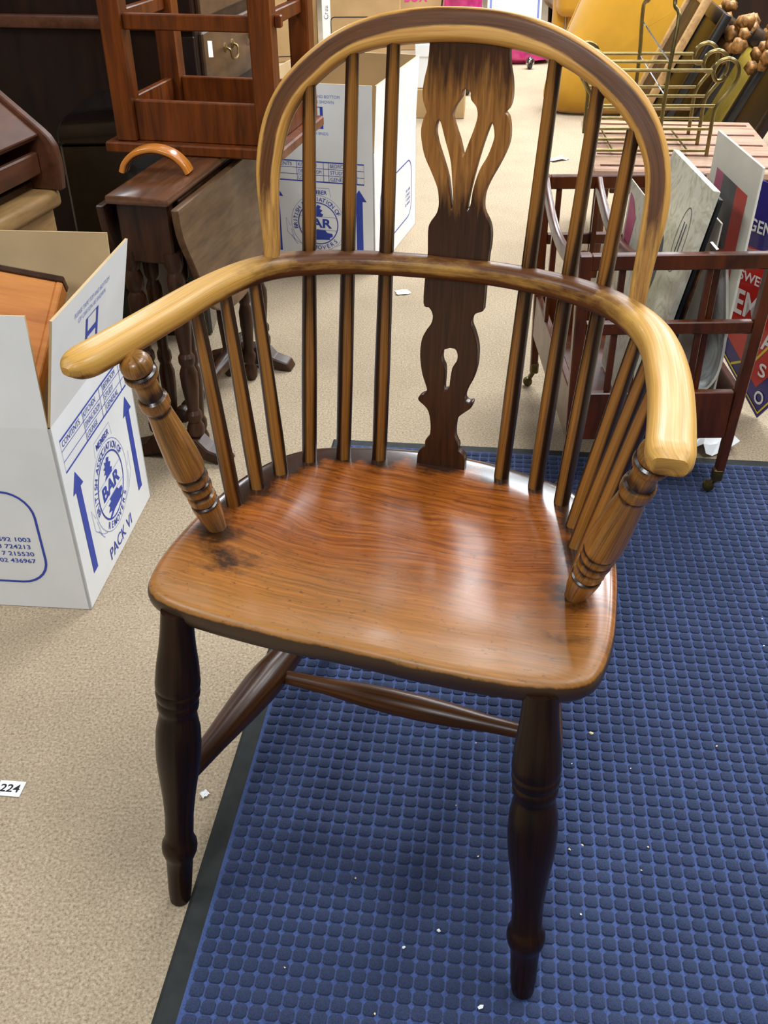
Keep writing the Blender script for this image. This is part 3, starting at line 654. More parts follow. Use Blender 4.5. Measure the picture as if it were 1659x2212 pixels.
def arrow_print(x, z0=0.046, z1=0.231):
    p = Print(); p.poly([(x - .0095, z0), (x + .0095, z0), (x + .0095, z1 - .03), (x - .0095, z1 - .03)])
    p.poly([(x - .021, z1 - .031), (x + .021, z1 - .031), (x, z1)]); return p
def badge_print():
    p = Print(); cx, cz, r = 0.166, 0.131, 0.0575
    p.arc(cx, cz, r, 0.0028); p.arc(cx, cz, 0.078, 0.0009, mi=1)
    p.arc_text('BRITISH ASSOCIATION OF', cx, cz, 0.0615, math.radians(196), math.radians(22), 0.0115, bold=0.01)
    p.arc_text('REMOVERS', cx, cz, 0.0735, math.radians(232), math.radians(322), 0.0115, flip=True, bold=0.01)
    p.arc(cx, cz, 0.0885, 0.0009, math.radians(205), math.radians(225), 8, mi=1)
    p.stroke([(cx - .040, cz + .074), (cx - .036, cz + .098), (cx + .036, cz + .098), (cx + .040, cz + .074)], 0.0009, mi=1)
    p.text('MEMBER', cx, cz + .081, 0.011, 'c', 0.058, bold=0.01)
    p.text('BAR', cx, cz - .0105, 0.024, 'c', 0.080, bold=0.03)
    for dz in (.019, -.017): p.stroke([(cx - .055, cz + dz), (cx + .055, cz + dz)], 0.0009, mi=1)
    # northern part of the island map above the letters, southern below
    up = [(-.020, .019), (.012, .019), (.016, .026), (.008, .030), (.014, .037), (.006, .041), (.010, .048), (.0, .052), (-.004, .045), (-.012, .049), (-.010, .041), (-.019, .040), (-.012, .034), (-.020, .030), (-.011, .026)]
    p.tri([(cx + a, cz + b) for a, b in up] + [(cx - .002, cz + .032)], [(i, (i + 1) % len(up), len(up)) for i in range(len(up))])
    lo = [(-.016, -.018), (.020, -.018), (.026, -.025), (.040, -.026), (.042, -.034), (.032, -.039), (.034, -.044), (.010, -.045), (-.004, -.046), (-.024, -.052), (-.030, -.049), (-.014, -.042), (-.030, -.037), (-.020, -.031), (-.026, -.025), (-.012, -.024)]
    p.tri([(cx + a, cz + b) for a, b in lo] + [(cx + .004, cz - .034)], [(i, (i + 1) % len(lo), len(lo)) for i in range(len(lo))])
    for sg in (-1, 1):   # ribbon outline either side
        p.stroke([(cx + sg * .070, cz - .050), (cx + sg * .092, cz - .030), (cx + sg * .094, cz + .010), (cx + sg * .082, cz - .012)], 0.0009, mi=1)
        p.stroke([(cx + sg * .050, cz - .062), (cx + sg * .072, cz - .050), (cx + sg * .080, cz - .020)], 0.0009, mi=1)
    return p
def flap_print():
    p = Print()
    p.text('PLEASE TAPE TOP AND BOTTOM', 0.165, 0.130, 0.0075, 'c', 0.150, mi=1); p.text('OF CARTON AS SHOWN', 0.165, 0.117, 0.0075, 'c', 0.118, mi=1)
    for x in (0.139, 0.185): p.poly([(x, 0.054), (x + .008, 0.054), (x + .008, 0.108), (x, 0.108)])
    p.poly([(0.147, 0.076), (0.185, 0.076), (0.185, 0.085), (0.147, 0.085)])
    p.stroke([(0.139, 0.1075), (0.193, 0.1075)], 0.0015); p.stroke([(0.139, 0.0545), (0.193, 0.0545)], 0.0015)
    p.text('ON BOTH ENDS', 0.165, 0.038, 0.0075, 'c', 0.082, mi=1); return p
def panel_print():
    p = Print(); R = rrect(0.347, 0.168, 0.045, 8)
    p.stroke([(0.2285 + a, 0.136 + b) for a, b in R], 0.0038, True)
    for i, s in enumerate(('592 1003', '3 724213', '7 215530', '02 436967')):
        p.text(s, 0.386 - (0.003 if i == 1 else 0) , 0.1300 - 0.0135 * i, 0.0078, 'r', 0.0064 * len(s), bold=0.012)
    return p
def moving_box(loc, rz, label, leans):
    """origin at the near corner between long face (toward -x) and logo face (toward +y); leans = outward angle of flaps (long front, logo right, long back, logo left)"""
    e = empty('moving_box', loc, rz, label, 'box', 'white printed moving boxes')
    L, Wd, H = 0.457, 0.33, 0.33
    X, Y, Z = Vector((1, 0, 0)), Vector((0, 1, 0)), Vector((0, 0, 1))
    faces = {'front': (Vector((-L, 0, 0)), X, L), 'right': (Vector((0, 0, 0)), Y, Wd), 'back': (Vector((0, Wd, 0)), -X, L), 'left': (Vector((-L, Wd, 0)), -Y, Wd)}
    for i, (k, (a, ex, w)) in enumerate(faces.items()):
        sp = card('side_panel', a + Z * 0.001, ex, Z, w, H - 0.001, e)
        nz = ex.cross(Z); ang = leans[i]; ey = Z * math.cos(ang) + nz * math.sin(ang)
        fl = card('flap', a + ex * 0.003 + Z * H, ex, ey, w - 0.006, 0.165, e)
        if k in ('right', 'left'):
            logo_print().build('contents_table_print', a, ex, Z, M_INK, sp, [M_INK, M_INKP])
            for x in (0.046, 0.287): arrow_print(x).build('arrow_print', a, ex, Z, M_INK, sp, [M_INK, M_INKP])
            badge_print().build('association_badge_print', a, ex, Z, M_INK, sp, [M_INK, M_INKP])
            q = Print(); q.text('PACK VI', 0.166, 0.016, 0.0215, 'c', 0.112, bold=0.006); q.build('pack_number_print', a, ex, Z, M_INK, sp, [M_INK, M_INKP])
            flap_print().build('taping_print', a + Z * H, ex, ey, M_INK, fl, [M_INK, M_INKP])
        else: panel_print().build('telephone_panel_print', a, ex, Z, M_INK, sp, [M_INK, M_INKP])
    card('base_panel', (-L + 0.004, Wd - 0.004, 0.004), X, -Y, L - 0.008, Wd - 0.008, e, 0.003)
    return e
moving_box((-0.4675, 1.1942, 0), -0.0948, 'white moving carton with blue print and wooden item inside, left of the chair', (-0.05, 0.22, 0.10, 0.25))
moving_box((-0.0171 - 0.33 * math.cos(-0.2802), 2.6473 - 0.33 * math.sin(-0.2802), 0), -0.2802 - math.pi / 2, 'open white moving carton behind the chair back, beside the gateleg table', (0.02, 0.0, 0.05, 0.0))

# ================================================================== left-hand furniture
M_OAK = wood('dark_oak', sr(72, 44, 26), sr(36, 21, 13), 'OBJ', (40, 40, 6), rough=0.35, coat=0.05, spec=0.3, pores=0.4, blotch=0.4)
M_OAKTOP = wood('polished_oak_top', sr(112, 72, 48), sr(70, 42, 26), 'OBJ', (60, 6, 60), rough=0.30, coat=0.25, pores=0.3, blotch=0.3)
M_OAKLEAF = wood('faded_oak_leaf', sr(112, 84, 58), sr(76, 54, 36), 'OBJ', (40, 7, 60), rough=0.42, coat=0.05, spec=0.3, pores=0.25, blotch=0.25)
M_PINE = wood('orange_pine', sr(206, 136, 64), sr(168, 98, 38), 'OBJ', (5, 60, 60), rough=0.5, coat=0.0, pores=0.15, blotch=0.15)
M_DARKWOOD = wood('almost_black_mahogany', sr(44, 24, 15), sr(22, 12, 8), 'OBJ', (30, 30, 5), rough=0.4, coat=0.05, spec=0.3, pores=0.3, blotch=0.4)
M_REDOAK = wood('red_brown_oak', sr(122, 62, 18), sr(74, 35, 9), 'OBJ', (70, 70, 6), rough=0.38, coat=0.05, spec=0.3, pores=0.35, blotch=0.35)
M_MAHOG = wood('brown_mahogany', sr(104, 66, 48), sr(72, 43, 30), 'OBJ', (30, 6, 30), rough=0.38, coat=0.05, spec=0.3, pores=0.25, blotch=0.3)
M_PALE = wood('pale_pine', sr(190, 154, 106), sr(146, 112, 70), 'OBJ', (40, 6, 40), rough=0.5, coat=0.05, pores=0.3, blotch=0.3)
M_WALNUT = wood('grey_walnut_drawer', sr(88, 64, 42), sr(56, 39, 25), 'OBJ', (30, 5, 34), rough=0.4, coat=0.15, pores=0.3, blotch=0.3)
M_HONEY = wood('honey_bentwood', sr(226, 150, 66), sr(186, 108, 38), 'UV', (8, 200, 200), rough=0.25, coat=0.35, pores=0.2, blotch=0.1)
M_BLACK = plain('black_lacquer', sr(18, 16, 16), 0.12, vary=0.1, coat=0.5)
M_BRASS = plain('aged_brass', sr(150, 126, 78), 0.35, metal=0.9, vary=0.12, scale=80)
M_PAPER = plain('white_paper', sr(240, 240, 238), 0.7, vary=0.02)
M_TEXTBLACK = plain('black_print', sr(24, 22, 24), 0.6, vary=0.05)

def prism(name, prof, axis_a, axis_b, mat, parent, bev=0.0):
    """extrude a closed 3-D polygon prof (list of Vectors) by axis vector"""
    n = len(prof); V = [Vector(p) + Vector(axis_a) for p in prof] + [Vector(p) + Vector(axis_b) for p in prof]
    F = [tuple(range(n))[::-1], tuple(range(n, 2 * n))] + [(i, (i + 1) % n, n + (i + 1) % n, n + i) for i in range(n)]
    bm = bmesh.new(); vs = [bm.verts.new(v) for v in V]
    for f in F: bm.faces.new([vs[i] for i in f])
    bmesh.ops.recalc_face_normals(bm, faces=bm.faces)
    if bev: bmesh.ops.bevel(bm, geom=list(bm.edges), offset=bev, segments=1, affect='EDGES')
    return mkbm(name, bm, mat, parent, sharp=0.5)

def gateleg():
    g = empty('gateleg_table', (-0.357, 1.625, 0), -0.22, 'small dark folded gateleg drop-leaf table behind the white carton', 'table')
    TW, TL = 0.108, 0.50
    box('table_top', (-TW / 2, TL / 2, 0.5125), (TW + 0.006, TL, 0.015), M_OAKTOP, g, 0.005, 2)
    # leaves hang as half ovals
    prof = [(-0.002, .503), (.008, .45), (.042, .39), (.09, .305), (.14, .268), (.20, .25), (.27, .245), (.33, .255), (.39, .283), (.44, .325), (.475, .39), (.497, .45), (.502, .503)]
    pp = [v for v in catmull([(0, a, b) for a, b in prof], 40)]
    for sx, x in ((1, 0.007), (-1, -TW - 0.007 - 0.013)):
        prism('leaf', pp, (x, 0, 0), (x + 0.013, 0, 0), M_OAKLEAF if sx > 0 else M_OAK, g, 0.002)
    for y in (0.03, TL - 0.05): box('frieze', (-TW / 2, y, 0.452), (TW - 0.012, 0.022, 0.105), M_OAK, g, 0.003)
    for x in (-0.012, -TW + 0.012): box('side_rail', (x, TL / 2, 0.470), (0.016, TL - 0.12, 0.06), M_OAK, g, 0.002)
    PR = [(0, .010), (.02, .016), (.06, .017), (.09, .012), (.11, .0155), (.14, .0155), (.16, .011), (.2, .0125), (.3, .0165), (.37, .017), (.41, .012), (.43, .0155), (.46, .0155), (.48, .011), (.52, .0125), (.6, .0155), (.7, .017), (.76, .0165), (.79, .011), (.81, .0155), (.86, .0165), (.9, .012), (.93, .0165), (1, .0165)]
    for y in (0.03, TL - 0.05):
        for x in (-0.014, -TW + 0.014): lathe('post', (x, y, 0.05), (x, y, 0.42), PR, M_OAK, g, 16)
        # sled foot with ogee ends
        fp = [(-.160, 0), (-.150, .020), (-.118, .030), (-.10, .052), (.0 - .008, .052), (.012, .030), (.045, .020), (.055, 0), (.025, 0), (-.01, .012), (-.09, .012), (-.13, 0)]
        prism('foot', [Vector((a, 0, b)) for a, b in fp], (0, y - 0.020, 0), (0, y + 0.020, 0), M_OAK, g, 0.003)
    lathe('stretcher', (-TW / 2, 0.05, 0.075), (-TW / 2, TL - 0.07, 0.075), PR, M_OAK, g, 14)
    for x, y in ((0.004 - 0.028, 0.075), (-TW + 0.028, 0.075), (-0.024, TL - 0.12), (-TW + 0.028, TL - 0.11)):
        lathe('gate_leg', (x, y, 0.0), (x, y, 0.44), [(a, r * 0.88) for a, r in PR], M_OAK, g, 14)
    return g
gateleg()
# bentwood arch standing on the gateleg top
def bentwood():
    e = empty('bentwood_handle', (-0.400, 1.782, 0.520), -0.10, 'small golden bentwood arch standing on the gateleg table top', 'handle')
    pts = [(-.060, 0, .004), (-.052, 0, .020), (-.032, 0, .036), (0, 0, .043), (.032, 0, .035), (.052, 0, .018), (.060, 0, .003)]
    sweep('arch', catmull(pts, 40), lambda t: rrect(0.034, 0.010, 0.004, 4), M_HONEY, e, up=(0, 0, 1.0))
    sweep('inner_band', catmull([(a * 0.90, b, c * 0.84 - .0005) for a, b, c in pts], 40), lambda t: rrect(0.018, 0.004, 0.0015, 3), M_OAKTOP, e, up=(0, 0, 1.0))
bentwood()
# upside-down side table resting on the gateleg
def upturned():
    e = empty('upturned_table', (-0.523, 1.925, 0.5205), -0.228, 'red-brown oak side table turned upside down on the gateleg table', 'table')
    Wt, Dt = 0.352, 0.285
    box('table_top', (Wt / 2, Dt / 2, 0.010), (Wt, Dt, 0.020), M_REDOAK, e, 0.003)
    a, b, c, d = 0.042, Wt - 0.030, 0.028, Dt - 0.030
    lw = 0.040
    for x, y in ((a, c), (b, c), (a, d), (b, d)):
        box('leg', (x, y, 0.02 + 0.25), (lw, lw, 0.50), M_REDOAK, e, 0.003)
    ah, az = 0.072, 0.02 + 0.036
    box('apron', ((a + b) / 2, c, az), (b - a - lw, 0.016, ah), M_REDOAK, e, 0.002); box('apron', ((a + b) / 2, d, az), (b - a - lw, 0.016, ah), M_REDOAK, e, 0.002)
    box('apron', (a, (c + d) / 2, az), (0.016, d - c - lw, ah), M_REDOAK, e, 0.002); box('apron', (b, (c + d) / 2, az), (0.016, d - c - lw, ah), M_REDOAK, e, 0.002)
    zs = 0.228
    for x in (a, b): box('side_stretcher', (x, (c + d) / 2, zs), (0.018, d - c - lw, 0.024), M_REDOAK, e, 0.002)
    box('front_stretcher', ((a + b) / 2, c, zs - 0.004), (b - a - lw, 0.018, 0.026), M_REDOAK, e, 0.002)
    box('peg', (b + lw / 2 + 0.006, c + 0.012, zs), (0.012, 0.014, 0.020), M_REDOAK, e, 0.002)
upturned()
# wooden case in the near carton
def case():
    P2 = Vector((-0.497, 1.462, 0.438)); ex = Vector((-0.955, 0.02, 0.20)).normalized(); ey = Vector((-0.10, -0.15, -0.125)); ey = (ey - ex * ey.dot(ex)).normalized(); nz = ex.cross(ey).normalized()
    if nz.y > 0: nz = -nz
    e = empty('wooden_case', (0, 0, 0), 0, 'orange wooden case tilted inside the near white carton', 'case')
    e.location = P2 + ex * 0.14 + ey * 0.10
    M = Matrix((ex, ey, nz)).transposed().to_4x4()
    e.rotation_euler = M.to_euler()
    mkbm('panel', bbox_bm(0.255, 0.205, 0.010, 0.002, 1, T(0, 0, -0.006)), M_PINE, e)
    for c, s in (((0, -0.108, -0.02), (0.275, 0.011, 0.04)), ((0, 0.108, -0.02), (0.275, 0.011, 0.04))): box('edge_rail', c, s, M_OAK, e, 0.002)
    for c, s in (((-0.132, 0, -0.02), (0.011, 0.205, 0.04)), ((0.132, 0, -0.02), (0.011, 0.205, 0.04))): box('edge_rail', c, s, M_PINE, e, 0.002)
case()
# bureau with sloping lid on a pale pine chest; both face right
HB = 0.2735
def pine_chest():
    e = empty('pine_chest', (-0.632, 1.949, 0), -HB, 'pale pine chest under the dark sloping bureau at the left edge', 'chest')
    box('body', (-0.235, -0.18, 0.215), (0.43, 0.35, 0.41), M_PALE, e, 0.003)
    box('top_moulding', (-0.225, -0.18, 0.430), (0.45, 0.365, 0.034), M_PALE, e, 0.010, 3)
    for z in (0.13, 0.30):
        dr = box('drawer', (-0.016, -0.18, z), (0.012, 0.31, 0.14), M_PALE, e, 0.003)
        for y in (-0.10, -0.26): lathe('knob', (-0.010, y, z), (0.018, y, z), [(0, .007), (.3, .006), (.5, .012), (.8, .013), (1, .006)], M_BRASS, dr, 12)
pine_chest()
def bureau():
    e = empty('slope_top_bureau', (-0.63, 1.95, 0.4475), -HB, 'brown slope-lidded writing bureau top standing on the pale pine chest', 'bureau')
    Z0 = 0.4475
    pf = [(-.42, .0), (.012, .0), (.016, .035), (.016, .060), (.013, .083), (.003, .101), (-.011, .114), (-.09, .178), (-.30, .350), (-.42, .352)]
    L = 0.345
    for y0, y1 in ((-0.018, 0.0), (-L, -L + 0.018)):
        prism('end_panel', [Vector((a, 0, b)) for a, b in pf], (0, y0, 0), (0, y1, 0), M_MAHOG, e, 0.0025)
    sl = Vector((-0.079, 0, 0.0645)).normalized()
    a = Vector((-0.014, 0, 0.105)); b = a + sl * 0.355; off = Vector((sl.z, 0, -sl.x)) * -0.014
    prism('lid', [a, b, b + off, a + off], (0, -L + 0.019, 0), (0, -0.019, 0), M_MAHOG, e, 0.002)
    box('drawer', (-0.030, -L / 2, 0.052), (0.014, L - 0.042, 0.042), M_MAHOG, e, 0.003)
    box('bottom_board', (-0.23, -L / 2, 0.008), (0.36, L - 0.037, 0.014), M_OAK, e, 0.002)
    box('back_board', (-0.41, -L / 2, 0.176), (0.012, L - 0.037, 0.32), M_OAK, e, 0.002)
bureau()
# glossy black domed chest
def domed():
    e = empty('black_domed_chest', (-0.565, 2.34, 0), 0.0, 'glossy black lacquered chest with a rounded lid, behind the bureau', 'chest')
    box('body', (0, 0, 0.23), (0.29, 0.20, 0.46), M_BLACK, e, 0.006)
    pr = [(-.145, .46), (-.143, .49), (-.130, .512), (-.105, .527), (-.06, .535), (0, .537), (.06, .535), (.105, .527), (.130, .512), (.143, .49), (.145, .46)]
    prism('lid', [Vector((a, 0, b)) for a, b in pr], (0, -0.108, 0), (0, 0.108, 0), M_BLACK, e, 0.004)
domed()
# tall dark chest of drawers: end panel toward the camera, drawers facing right
def dark_chest():
    e = empty('dark_chest_of_drawers', (-0.43, 2.5, 0), -0.185, 'large dark mahogany chest of drawers with brass handles, back left', 'chest of drawers')
    Wc, Dc, H = 1.15, 0.62, 1.05
    box('carcase', (-Wc / 2, Dc / 2, H / 2 + 0.05), (Wc, Dc, H - 0.10), M_DARKWOOD, e, 0.004)
    box('plinth', (-Wc / 2, Dc / 2, 0.05), (Wc - 0.04, Dc - 0.04, 0.10), M_DARKWOOD, e, 0.003)
    box('end_moulding', (-Wc / 2, -0.008, 0.662), (Wc + 0.01, 0.020, 0.030), M_MAHOG, e, 0.006, 2)
    box('end_stile', (-0.030, -0.004, 0.36), (0.06, 0.010, 0.55), M_DARKWOOD, e, 0.002)
    box('end_stile', (-Wc + 0.035, -0.004, 0.36), (0.06, 0.010, 0.55), M_DARKWOOD, e, 0.002)
    zz = [(0.12, 0.30), (0.315, 0.475), (0.49, 0.645), (0.66, 0.80), (0.815, 0.94)]
    for z0, z1 in zz:
        dr = box('drawer', (0.004, Dc / 2, (z0 + z1) / 2), (0.014, Dc - 0.05, z1 - z0 - 0.012), M_WALNUT, e, 0.004)
        for y in ((0.21, 0.42)):
            zc = (z0 + z1) / 2 + 0.006
            for dy in (-.030, .030):
                lathe('handle_plate', (0.010, y + dy, zc + .01), (0.015, y + dy, zc + .01), [(0, .012), (.6, .011), (1, .006)], M_BRASS, dr, 12)
            tube('swan_neck_handle', [(0.014, y - .030, zc + .010), (0.024, y - .030, zc + .004), (0.026, y - .022, zc - .014), (0.026, y, zc - .020), (0.026, y + .022, zc - .014), (0.024, y + .030, zc + .004), (0.014, y + .030, zc + .010)], 0.0028, M_BRASS, dr, 8, cat=24)
        if abs(z0 - 0.49) < 1e-6:
            mk('paper_ticket', [(0.0116, 0.052, 0.582), (0.0116, 0.084, 0.577), (0.0116, 0.084, 0.613), (0.0116, 0.052, 0.618)], [(0, 1, 2, 3)], M_PAPER, dr, smooth=False)
    return e
dark_chest()

# ================================================================== canterbury and what it holds
M_CANT = wood('mahogany_canterbury', sr(98, 46, 14), sr(50, 23, 8), 'OBJ', (40, 40, 8), rough=0.30, coat=0.12, spec=0.35, pores=0.2, blotch=0.3)
M_CASTOR = plain('dull_brass_castor', sr(96, 84, 48), 0.4, metal=0.8, vary=0.15, scale=90)
M_STEEL = plain('chrome', sr(200, 200, 200), 0.15, metal=1.0, vary=0.03)
CX0, CX1, CY0, CY1 = 0.335, 0.611, 1.508, 1.954
def canterbury():
    e = empty('canterbury', (CX0, CY0, 0), 0, 'mahogany canterbury magazine stand on brass castors, right of the chair', 'magazine stand')
    Wd, D = CX1 - CX0, CY1 - CY0
    KL, KR = -0.022, 0.040                                   # the posts rake outward toward the top
    def rx_(x, z): return x + z * (KL + (KR - KL) * x / Wd)
    def rail_(name, y, z, th, h): box(name, ((rx_(0, z) + rx_(Wd, z)) / 2, y, z), (rx_(Wd, z) - rx_(0, z) - 0.019, th, h), M_CANT, e, 0.002)
    for x in (0, Wd):
        for y in (0, D):
            z0 = 0.0095 if y == 0 else 0.0005
            leg = mkbm('post', bbox_bm(0.021, 0.021, 0.462 - 0.05, 0.002, 1, Matrix(((1, 0, KL if x == 0 else KR, 0), (0, 1, 0, 0), (0, 0, 1, 0), (0, 0, 0, 1))) @ T(x, y, (0.462 + 0.05) / 2), taper=0.75), M_CANT, e)
            cup = mkbm('castor_cup', bbox_bm(0.018, 0.018, 0.026, 0.003, 1, T(x, y, 0.045)), M_CASTOR, e)
            s = -1
            lathe('castor_wheel', (x + s * 0.012, y - 0.007, z0 + 0.0105), (x + s * 0.012, y + 0.007, z0 + 0.0105), [(0, .006), (.1, .0095), (.5, .0105), (.9, .0095), (1, .006)], M_CASTOR, cup, 14)
            bar_between('castor_fork', (x, y, 0.036), (x + s * 0.012, y, z0 + 0.012), 0.010, 0.008, M_CASTOR, cup, 0.001)
    for y in (0, D):
        rail_('top_rail', y, 0.4485, 0.015, 0.026)
        rail_('middle_rail', y, 0.335, 0.014, 0.022)
        for f in ((0.19, 0.70) if y == 0 else (0.07, 0.34, 0.62)):
            box('slat', (Wd * f, y, 0.327), (0.011, 0.008, 0.220), M_CANT, e, 0.0015)
        rail_('tray_panel', y, 0.170, 0.014, 0.092)
    for x in (0, Wd): box('tray_side', (rx_(x, 0.17), D / 2, 0.170), (0.014, D - 0.019, 0.092), M_CANT, e, 0.002)
    box('tray_floor', (Wd / 2, D / 2, 0.135), (Wd - 0.014, D - 0.014, 0.010), M_CANT, e, 0.001)
    for f in (0, 0.34, 0.76, 1):
        x = Wd * f if f in (0.34, 0.76) else rx_(Wd * f, 0.44)
        pts = [(x, 0.010, .450), (x, .05, .432), (x, .13, .410), (x, D / 2, .401), (x, D - .13, .410), (x, D - .05, .432), (x, D - .010, .450)]
        sweep('dipped_rail', catmull(pts, 24), lambda t: rrect(0.012, 0.026, 0.003, 3), M_CANT, e, up=(0, 0, 1))
        if f in (0.34, 0.76):
            for y in (0.014, D - 0.014): box('divider_slat', (x, y, 0.285), (0.010, 0.010, 0.30), M_CANT, e, 0.0015)
        else:
            for y in (0.15, 0.30): box('slat', (x, y, 0.312), (0.008, 0.012, 0.19), M_CANT, e, 0.0015)
canterbury()
def marbled(name, c1, c2, c3, scale=18, dist=2.5):
    m, nt, b = newmat(name)
    tc = N(nt, 'ShaderNodeTexCoord'); f = noise(nt, tc.outputs['Object'], scale, 6, 0.65, dist)
    nt.links.new(ramp(nt, f, [(0.3, c1), (0.5, c2), (0.72, c3)]), b.inputs['Base Color']); b.inputs['Roughness'].default_value = 0.45
    return m
M_CREAM = plain('cream_board', sr(236, 230, 212), 0.55, vary=0.03, scale=12)
M_OLDPAPER = marbled('old_engraved_paper', sr(172, 164, 136), sr(218, 212, 190), sr(230, 225, 206))
M_PHOTO = marbled('black_and_white_photo_page', sr(40, 40, 38), sr(196, 198, 192), sr(226, 228, 222), 9, 1.2)
M_PINKINK = plain('pink_ink', sr(190, 84, 120), 0.5, vary=0.06); M_REDINK = plain('red_ink', sr(208, 78, 66), 0.5, vary=0.06)
M_GREYINK = plain('grey_ink', sr(92, 92, 94), 0.5, vary=0.12); M_PALEINK = plain('pale_figure_ink', sr(196, 186, 166), 0.5, vary=0.06)
M_NAVY = plain('dark_cover', sr(26, 30, 34), 0.4, vary=0.1); M_DARKINK = plain('slate_ink', sr(58, 66, 80), 0.5, vary=0.08)
M_COLPAGE = marbled('brown_photo_page', sr(28, 18, 14), sr(70, 44, 30), sr(176, 118, 64), 14, 1.0)
def leaning(name, label, cat, y0, y1, xb, zb, xt, zt, th, mat, group=None):
    """sheet standing in the canterbury: lower edge at (xb, zb), upper edge at (xt, zt), y0..y1; returns (empty, face frame)"""
    e = empty(name, ((xb + xt) / 2, (y0 + y1) / 2, zb), 0, label, cat, group)
    up = Vector((xt - xb, 0, zt - zb)); H = up.length; ez = up.normalized(); ey = Vector((0, -1, 0)); nx = ey.cross(ez).normalized()
    o = Vector((xb, y1, zb)) - Vector(e.location)
    prism('board', [o, o + ey * (y1 - y0), o + ey * (y1 - y0) + ez * H, o + ez * H], (0, 0, 0), -nx * th, mat, e, 0.0008)
    return e, o, ey, ez, H
# framed white print
e, o, ex, ey, H = leaning('mounted_print', 'white mounted print with pink, grey and red figure, rightmost in the canterbury', 'print', 1.556, 1.80, 0.590, 0.145, 0.598, 0.580, 0.004, M_CREAM, 'prints in the canterbury')
p = Print(); WP = 0.244
p.poly([(.035, H - .19), (.075, H - .19), (.075, H - .055), (.035, H - .055)], 0)
p.poly([(.075, H - .21), (.150, H - .21), (.150, H - .055), (.075, H - .055)], 1)
p.poly([(.150, H - .19), (.205, H - .19), (.205, H - .055), (.150, H - .055)], 2)
p.poly([(.205 - .055, H - .235), (.205, H - .235), (.205, H - .19), (.150, H - .19)], 2)
p.poly([(.055 + .035 * math.cos(a) + .05, H - .19 + .05 * math.sin(a)) for a in [math.pi * k / 10 for k in range(11)]] , 3)
p.poly([(.06, H - .26), (.14, H - .26), (.135, H - .19), (.075, H - .19)], 3)
p.build('figure_print', o, ex, ey, None, e, [M_PINKINK, M_GREYINK, M_REDINK, M_PALEINK])
# thick beige stack with oval
e, o, ex, ey, H = leaning('print_portfolio', 'thick beige engraved portfolio with an oval and two dark bars, in the canterbury', 'print', 1.556, 1.81, 0.453, 0.145, 0.527, 0.545, 0.012, M_OLDPAPER, 'prints in the canterbury')
p = Print()
p.arc(.185, H - .115, .001, .0004, n=6)
p.stroke([(.185 + .026 * math.cos(a), H - .105 + .055 * math.sin(a)) for a in [2 * math.pi * k / 30 for k in range(30)]], .0022, True, 1)
for dx in (-.008, .004): p.poly([(.185 + dx, H - .135), (.189 + dx, H - .135), (.189 + dx, H - .075), (.185 + dx, H - .075)], 0)
p.poly([(.095 + .030 * math.cos(a), H - .185 + .060 * math.sin(a)) for a in [2 * math.pi * k / 24 for k in range(24)]], 0)
p.poly([(.09, H - .20), (.10, H - .20), (.112, H - .155), (.097, H - .15)], 2)
p.build('oval_print', o, ex, ey, None, e, [M_DARKINK, M_GREYINK, M_CREAM])
leaning('black_folder', 'thin black folder behind the beige portfolio in the canterbury', 'folder', 1.558, 1.80, 0.468, 0.146, 0.5405, 0.530, 0.006, M_NAVY)
e, o, ex, ey, H = leaning('pink_print', 'small pale print with a pink drawing at the left of the canterbury', 'print', 1.62, 1.77, 0.437, 0.145, 0.449, 0.505, 0.002, M_OLDPAPER, 'prints in the canterbury')
p = Print(); p.poly([(.012, H - .10), (.05, H - .115), (.07, H - .05), (.04, H - .025), (.012, H - .02)], 0); p.poly([(.02, H - .15), (.05, H - .14), (.045, H - .11), (.015, H - .10)], 0); p.build('drawing_print', o, ex, ey, None, e, [M_PINKINK])
# curled magazine
def curled():
    e = empty('curled_magazine', (0.57, 1.60, 0.145), 0, 'curled black-and-white photo magazine sagging in the canterbury', 'magazine')
    pr = catmull([(.566, 0, .440), (.577, 0, .385), (.5875, 0, .325), (.591, 0, .274), (.5885, 0, .238), (.577, 0, .2125), (.557, 0, .203), (.537, 0, .205)], 30)
    V = []; n = len(pr)
    for yy in (1.53, 1.62):
        for k in (0, 1):
            for i, q in enumerate(pr):
                t = (pr[min(i + 1, n - 1)] - pr[max(i - 1, 0)]).normalized(); nn = Vector((-t.z, 0, t.x)) * (0.0045 * k)
                V.append(Vector((q.x, yy, q.z)) + nn - Vector(e.location) - Vector((0.008, 0, 0)))
    F = []; fm = []
    for i in range(n - 1):
        F += [(i, i + 1, 2 * n + i + 1, 2 * n + i), (n + i, 3 * n + i, 3 * n + i + 1, n + i + 1), (i, n + i, n + i + 1, i + 1), (2 * n + i, 2 * n + i + 1, 3 * n + i + 1, 3 * n + i)]; fm += [0, 0, 1, 1]
    F += [(0, 2 * n, 3 * n, n), (n - 1, 2 * n - 1, 4 * n - 1, 3 * n - 1)]; fm += [1, 1]
    mk('pages', V, F, None, e, mats=[M_PHOTO, M_CREAM], fmat=fm, sharp=0.9)
curled()
leaning('brown_brochure', 'dark brown photographic brochure between portfolio and curled magazine', 'brochure', 1.56, 1.72, 0.485, 0.146, 0.533, 0.43, 0.003, M_COLPAGE)
leaning('white_booklet', 'small white booklet with a plain cover in the canterbury', 'booklet', 1.625, 1.73, 0.562, 0.17, 0.5735, 0.470, 0.003, M_CREAM)

